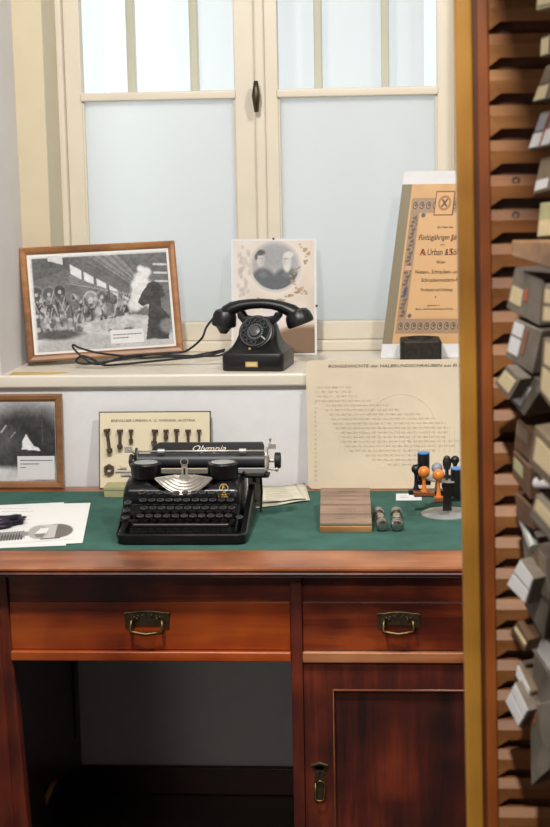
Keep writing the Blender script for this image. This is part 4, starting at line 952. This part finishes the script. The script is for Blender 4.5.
stamp(424, 472, sy-.040, .0130, 'orange ball-handled stamp at the left of the carousel', 'orange', 'browny', .052, (.046, .020))
stamp(438.5, 475, sy-.052, .0130, 'lighter orange ball-handled stamp at the front middle of the carousel', 'orange', 'browny', .058, (.020, .022))
stamp(416, 469, sy+.012, .0105, 'black ball-handled stamp at the far left of the carousel', 'bake', 'bake', .055, (.034, .020))
stamp(437, 468, sy+.040, .0125, 'grey ball-handled stamp behind the two orange ones', 'grey', 'bake', .06, (.03, .018))
stamp(423.5, 457, sy+.030, .0135, 'black cylinder stamp with blue cap above the left orange stamp', 'bake', 'bake', .060, (.032, .020), style='cyl')
stamp(457.5, 473, sy-.030, .0150, 'black cylinder stamp with blue cap cut off by the ochre cabinet post', 'bake', 'bake', .060, (.03, .022), style='cyl')
stamp(455, 460, sy+.045, .010, 'black ball-handled stamp at the back right beside the cabinet post', 'bake', 'bake', .07, (.03, .018))
p = onY(447, 463, sy+.040); t = thing('rubber_stamp', 'flat oval black stamp handle standing up at the back of the carousel', 'rubber stamp', (p.x, p.y, p.z-.05))
m = MB(); m.lathe([(.001, -.018), (.007, -.014), (.0095, -.004), (.0095, .006), (.006, .015), (.001, .0175)], Matrix.Translation(p)@Matrix.Diagonal((1, .35, 1, 1)), 20); m.build('handle', 'bake', t, smooth=True)
m = MB(); m.cyl(p+Vector((0, 0, -.05)), p+Vector((0, 0, -.015)), .0035, 10); m.box(p.x-.012, p.x+.012, p.y-.008, p.y+.008, p.z-.055, p.z-.045); m.build('stamp_block', 'bake', t)
# ================================================================== CABINET AT RIGHT
YP = -2.10
def cx_(px, py=400, Y=YP): return onY(px, py, Y).x
cab = thing('drawer_cabinet', 'tall open wooden cabinet with ochre front post and ladder of notched runners at right', 'cabinet', (cx_(500), -2.3, 0))
a, b = cx_(459), cx_(476.5); post_bot = onY(465, 827, YP).x-onY(454, 0, YP).x
def lx(z): return -.0150*(z-1.43)
def lean(m, x0_, x1_, y0_, y1_):
    zt_ = 2.25; xt, xb = lx(zt_), lx(0)
    m.hexa([(x0_+xb, y0_, 0), (x1_+xb, y0_, 0), (x1_+xb, y1_, 0), (x0_+xb, y1_, 0)], [(x0_+xt, y0_, zt_), (x1_+xt, y0_, zt_), (x1_+xt, y1_, zt_), (x0_+xt, y1_, zt_)])
m = MB(); lean(m, a, b, YP, YP+.035); m.build('front_post', 'oldgold', cab, bevel=.003)
m = MB(); lean(m, b+.0005, b+.0045, YP+.005, YP+.03); m.build('groove_strip', 'cabin', cab)
m = MB(); lean(m, b+.0045, cx_(492), YP+.002, YP+.03); m.build('inner_stile', 'stile', cab, bevel=.0015)
xr_ = cx_(492); YB = YP+.034
m = MB(); m.box(b, xr_+.50, YB, YB+.02, 0, 2.25); m.build('side_panel', 'cabin', cab)
m = MB(); m.box(xr_+.48, xr_+.50, -2.75, YB, 0, 2.25); m.build('back_panel', 'cabin', cab)
m = MB(); m.box(xr_+.12, xr_+.50, -2.75, YB, 0, .08); m.build('plinth', 'cabin', cab)
tops = [-38, -3, 33, 67, 107, 141, 175, 208, 245, 278, 314, 345, 380, 408, 444, 475, 506, 537, 569, 601, 632, 661, 691, 721, 749, 778, 809, 838]
zt_ = [onY(505, y, YB-.018).z for y in tops]
co = np.polyfit(range(len(tops)), zt_, 2)
for i in range(len(tops)):
    z = float(np.polyval(co, i)); pz = float(np.polyval(co, i))-float(np.polyval(co, i+1)); hgt = pz*.66
    x0_, x1_ = xr_+lx(z), xr_+.32
    # end-on outline: upper face tips back, lower edge tapers down at the post
    fr_ = [(x0_, z), (x1_, z), (x1_, z-hgt*.5), (x0_, z-hgt*.5)]
    m = MB(); yf_ = YB-.020; yb_ = YB
    A = [(x0_, yb_-.012, z), (x1_, yb_-.012, z), (x1_, yf_, z-hgt*.45), (x0_, yf_, z-hgt*.45)]
    ln = [(x0_, yf_, z-hgt*.45), (x1_, yf_, z-hgt*.45), (x1_, yf_+.003, z-hgt), (x0_+.014, yf_+.003, z-hgt), (x0_, yf_+.003, z-pz*.93)]
    v = [(x0_, yb_, z), (x1_, yb_, z), (x1_, yf_, z-hgt*.45), (x0_, yf_, z-hgt*.45), (x1_, yf_+.003, z-hgt), (x0_+.014, yf_+.003, z-hgt), (x0_, yf_+.003, z-pz*.93), (x1_, yb_, z-hgt), (x0_+.014, yb_, z-hgt), (x0_, yb_, z-pz*.93),
         (x1_, yf_+.006, z), (x0_, yf_+.006, z)]
    m.add(v, [(0, 1, 10, 11), (11, 10, 2, 3), (3, 2, 4, 5, 6), (5, 4, 7, 8), (6, 5, 8, 9), (0, 11, 3, 6, 9), (1, 7, 4, 2, 10), (0, 9, 8, 7, 1)])
    rn = m.build('runner', 'slat', cab)
    if i in (6, 7, 8):
        c = Vector((cx_(517, 180), yf_+.004, z-hgt*.25)); k = MB(); k.ring(.0022, .0045, 0, .002, Matrix.Translation(c)@Matrix.Rotation(math.radians(75), 4, 'X'), 16); k.build('screw', 'iron', rn)
m = MB(); m.box(.056, xr_+.50, -2.762, YB, 2.0, 2.02); m.build('shade_board', 'cabin', cab)  # unseen board, added to cast a slanted shadow on the upper runners
m = MB(); xi = .47; m.box(xi, xi+.012, -2.75, YB-.02, .08, 2.25); m.build('inner_partition', 'cabin', cab)
# shelf board
p0 = onY(512, 240, -2.20); p1 = onY(512, 257, -2.20)
dn = Vector((1, .32, 0)).normalized()
A = onP(511.5, 240, p0, dn); B = onP(570, 243, p0, dn); Cc = onP(570, 275, p0, dn); D_ = onP(512, 257, p0, dn)
m = MB(); m.hexa([D_, Cc, B, A], [Vector((xi, q.y+.0, q.z)) for q in (D_, Cc, B, A)])
tag(m.build('shelf_board', 'blocke', None, bevel=.002), 'worn brown shelf board sticking out among the cabinet boxes', 'board')
# boxes
def boxq(lab, quad, mat, labs=(), Y0=-2.16, back=.0, tilt=.32, name='card_box'):
    pl_ = onY(*quad[0], Y0); li = min(range(4), key=lambda i: quad[i][0]); p0 = onY(*quad[li], Y0)
    n_ = Vector((1, tilt, 0)).normalized()
    f = [onP(x, y, p0, n_) for x, y in quad]; c = sum(f, Vector())/4
    t = thing(name, lab, 'box', (c.x+.03, c.y, min(q.z for q in f)), 0, 'labelled boxes in the cabinet')
    bk = [Vector((q.x+.055, min(q.y+.045, YB-.024), q.z)) for q in f]
    cb_ = sum(bk, Vector())/4; k = MB(); k.box(cb_.x-.02, xi, cb_.y-.012, cb_.y+.004, cb_.z-.006, cb_.z+.006); k.build('bracket', 'cabin', cab)
    m = MB(); m.hexa(f, bk); body = m.build('box_body', mat, t, bevel=.0012)
    for (u0, v0, u1, v1, lm) in labs:
        def bl__(u, v): return (f[0]*(1-u)+f[1]*u)*(1-v)+(f[3]*(1-u)+f[2]*u)*v
        q = [bl__(u0, v0), bl__(u1, v0), bl__(u1, v1), bl__(u0, v1)]; m = MB(); m.hexa([p_-n_*.0008 for p_ in q], [p_-n_*.0001 for p_ in q])
        o = m.build('paper_label' if lm in ('creamlab', 'whitelab') else 'mark', lm, t)
    return t
W1, C1 = 'whitelab', 'creamlab'
boxq('pale greenish box corner at the very top right', [(537, -14), (560, -14), (556, 6), (536, 11)], 'olive', [(.1, .1, .9, .8, C1)])
boxq('dark box with a small pale label near the top right corner', [(541, 38), (562, 30), (560, 52), (540, 58)], 'slate', [(.05, .1, .45, .9, C1)])
boxq('taupe box with two stacked grey labels below the top corner', [(546, 66), (566, 60), (556, 97), (532, 103)], 'slate', [(.05, .05, .5, .5, 'slate2'), (.05, .56, .55, .95, C1)])
boxq('taupe box with bright white label and a red line', [(541, 113), (562, 109), (550, 146), (527, 151)], 'slate', [(.05, .05, .45, .48, 'grey'), (.05, .55, .48, .93, W1), (.5, .05, .54, .95, 'redmark'), (.58, .5, .95, .93, W1)])
boxq('brown box with small white label above the beige one', [(541, 158), (562, 154), (556, 188), (533, 195)], 'slate2', [(.05, .62, .6, .9, W1)])
boxq('beige box standing on the worn shelf board', [(540, 203), (562, 201), (558, 236), (537, 238)], 'olive', [(.05, .5, .9, .95, C1)])
boxq('slate box with cream label and orange-red mark just under the shelf board', [(515, 267), (543, 281), (539, 326), (506, 308)], 'slate', [(.07, .42, .42, .80, C1), (.50, .35, .56, .62, 'redmark')])
boxq('grey box with two white labels one above the other, second below the shelf', [(514, 319), (542, 331), (532, 374), (505, 357)], 'slate', [(.06, .05, .42, .36, W1), (.05, .42, .42, .82, W1), (.5, .1, .58, .7, 'rustmark')])
boxq('small tilted box with cream label poking furthest left', [(507, 365), (521, 379), (509, 400), (494, 383)], 'slate', [(.1, .22, .85, .80, C1)])
boxq('tilted grey box with white label right of the small cream-labelled one', [(526, 371), (545, 384), (524, 416), (510, 401)], 'slate', [(.08, .3, .62, .88, W1)])
boxq('brown box in shade below the white and cream tilted pair', [(517, 417), (538, 440), (538, 470), (514, 448)], 'brownbox', [(.05, .1, .55, .5, 'slate2')])
boxq('cream-labelled box cut by the right edge beside the slate box', [(544, 284), (566, 290), (564, 326), (541, 324)], 'slate', [(.1, .1, .9, .45, C1), (.1, .55, .9, .9, C1)], Y0=-2.42)
boxq('cream-labelled box cut by the right edge beside the tilted white-labelled box', [(543, 338), (566, 344), (560, 420), (539, 392)], 'slate2', [(.15, .05, .9, .42, C1), (.1, .5, .9, .9, C1)], Y0=-2.42)
boxq('brown box with long cream label right above the white roll', [(535, 425), (560, 452), (556, 492), (528, 466)], 'slate2', [(.15, .2, .8, .75, C1)], Y0=-2.42)
boxq('dark brown box tucked left of the white roll', [(513, 450), (530, 468), (530, 500), (512, 476)], 'brownbox', [(.1, .2, .6, .6, 'olive')])
boxq('grey box with slanted cream label below the white roll', [(536, 494), (560, 520), (556, 548), (529, 516)], 'slate', [(.1, .1, .9, .55, C1)], Y0=-2.42)
boxq('brown box below the dark one, left of the slanted cream label', [(514, 492), (530, 506), (533, 530), (518, 520)], 'brownbox', [])
boxq('grey box next to the blue-grey tube, above two white labels', [(522, 533), (545, 558), (548, 602), (526, 578)], 'slate', [(.35, .1, .9, .6, 'slate2')])
boxq('diamond-tilted box with two white labels, lower middle', [(520, 559), (534, 579), (526, 605), (506, 585)], 'slate', [(.05, .02, .95, .44, W1), (.05, .52, .95, .94, W1)])
boxq('dark slate box with rust mark beside the diamond-tilted box', [(534, 578), (552, 590), (543, 640), (524, 605)], 'slate', [(.1, .1, .4, .4, 'rustmark')])
boxq('thin tan box edge between the two diamond-tilted boxes', [(518, 621), (529, 640), (524, 652), (510, 630)], 'brownbox', [(.1, .35, .95, .6, C1)])
boxq('box with large white label at the right edge, lower right', [(536, 632), (562, 650), (562, 690), (528, 645)], 'slate', [(.0, .05, .9, .95, W1)])
boxq('narrow box with slim white label above the lowest diamond box', [(518, 662), (532, 692), (529, 702), (515, 676)], 'slate2', [(.05, .1, .9, .8, W1)])
boxq('lowest diamond-tilted box with two white labels', [(515, 682), (529, 711), (519, 728), (505, 701)], 'slate', [(.05, .02, .95, .40, W1), (.05, .48, .95, .94, W1)])
boxq('big dark slate box at the bottom right corner', [(530, 706), (556, 700), (551, 768), (531, 786)], 'slate', [(.0, .02, .25, .25, 'rustmark')], Y0=-2.2)
boxq('plain slate box above the big one at the bottom right', [(534, 652), (560, 690), (560, 716), (530, 704)], 'slate', [], Y0=-2.18)
# white roll and blue-grey tube
p = onY(531, 482, -2.20); t = tag(MB().cyl(p, Vector((xi, p.y+.0, p.z)), .0075, 20).build('paper_roll', 'whitelab', smooth=40), 'round end of a white paper roll among the cabinet boxes', 'paper roll')
p = onY(524, 520, -2.17); p2 = onY(534, 548, -2.2); m = MB(); m.cyl(p, p2, .006, 16); tag(m.build('metal_tube', 'greymetal', smooth=40), 'slanted blue-grey metal tube among the brown cabinet boxes', 'tube')
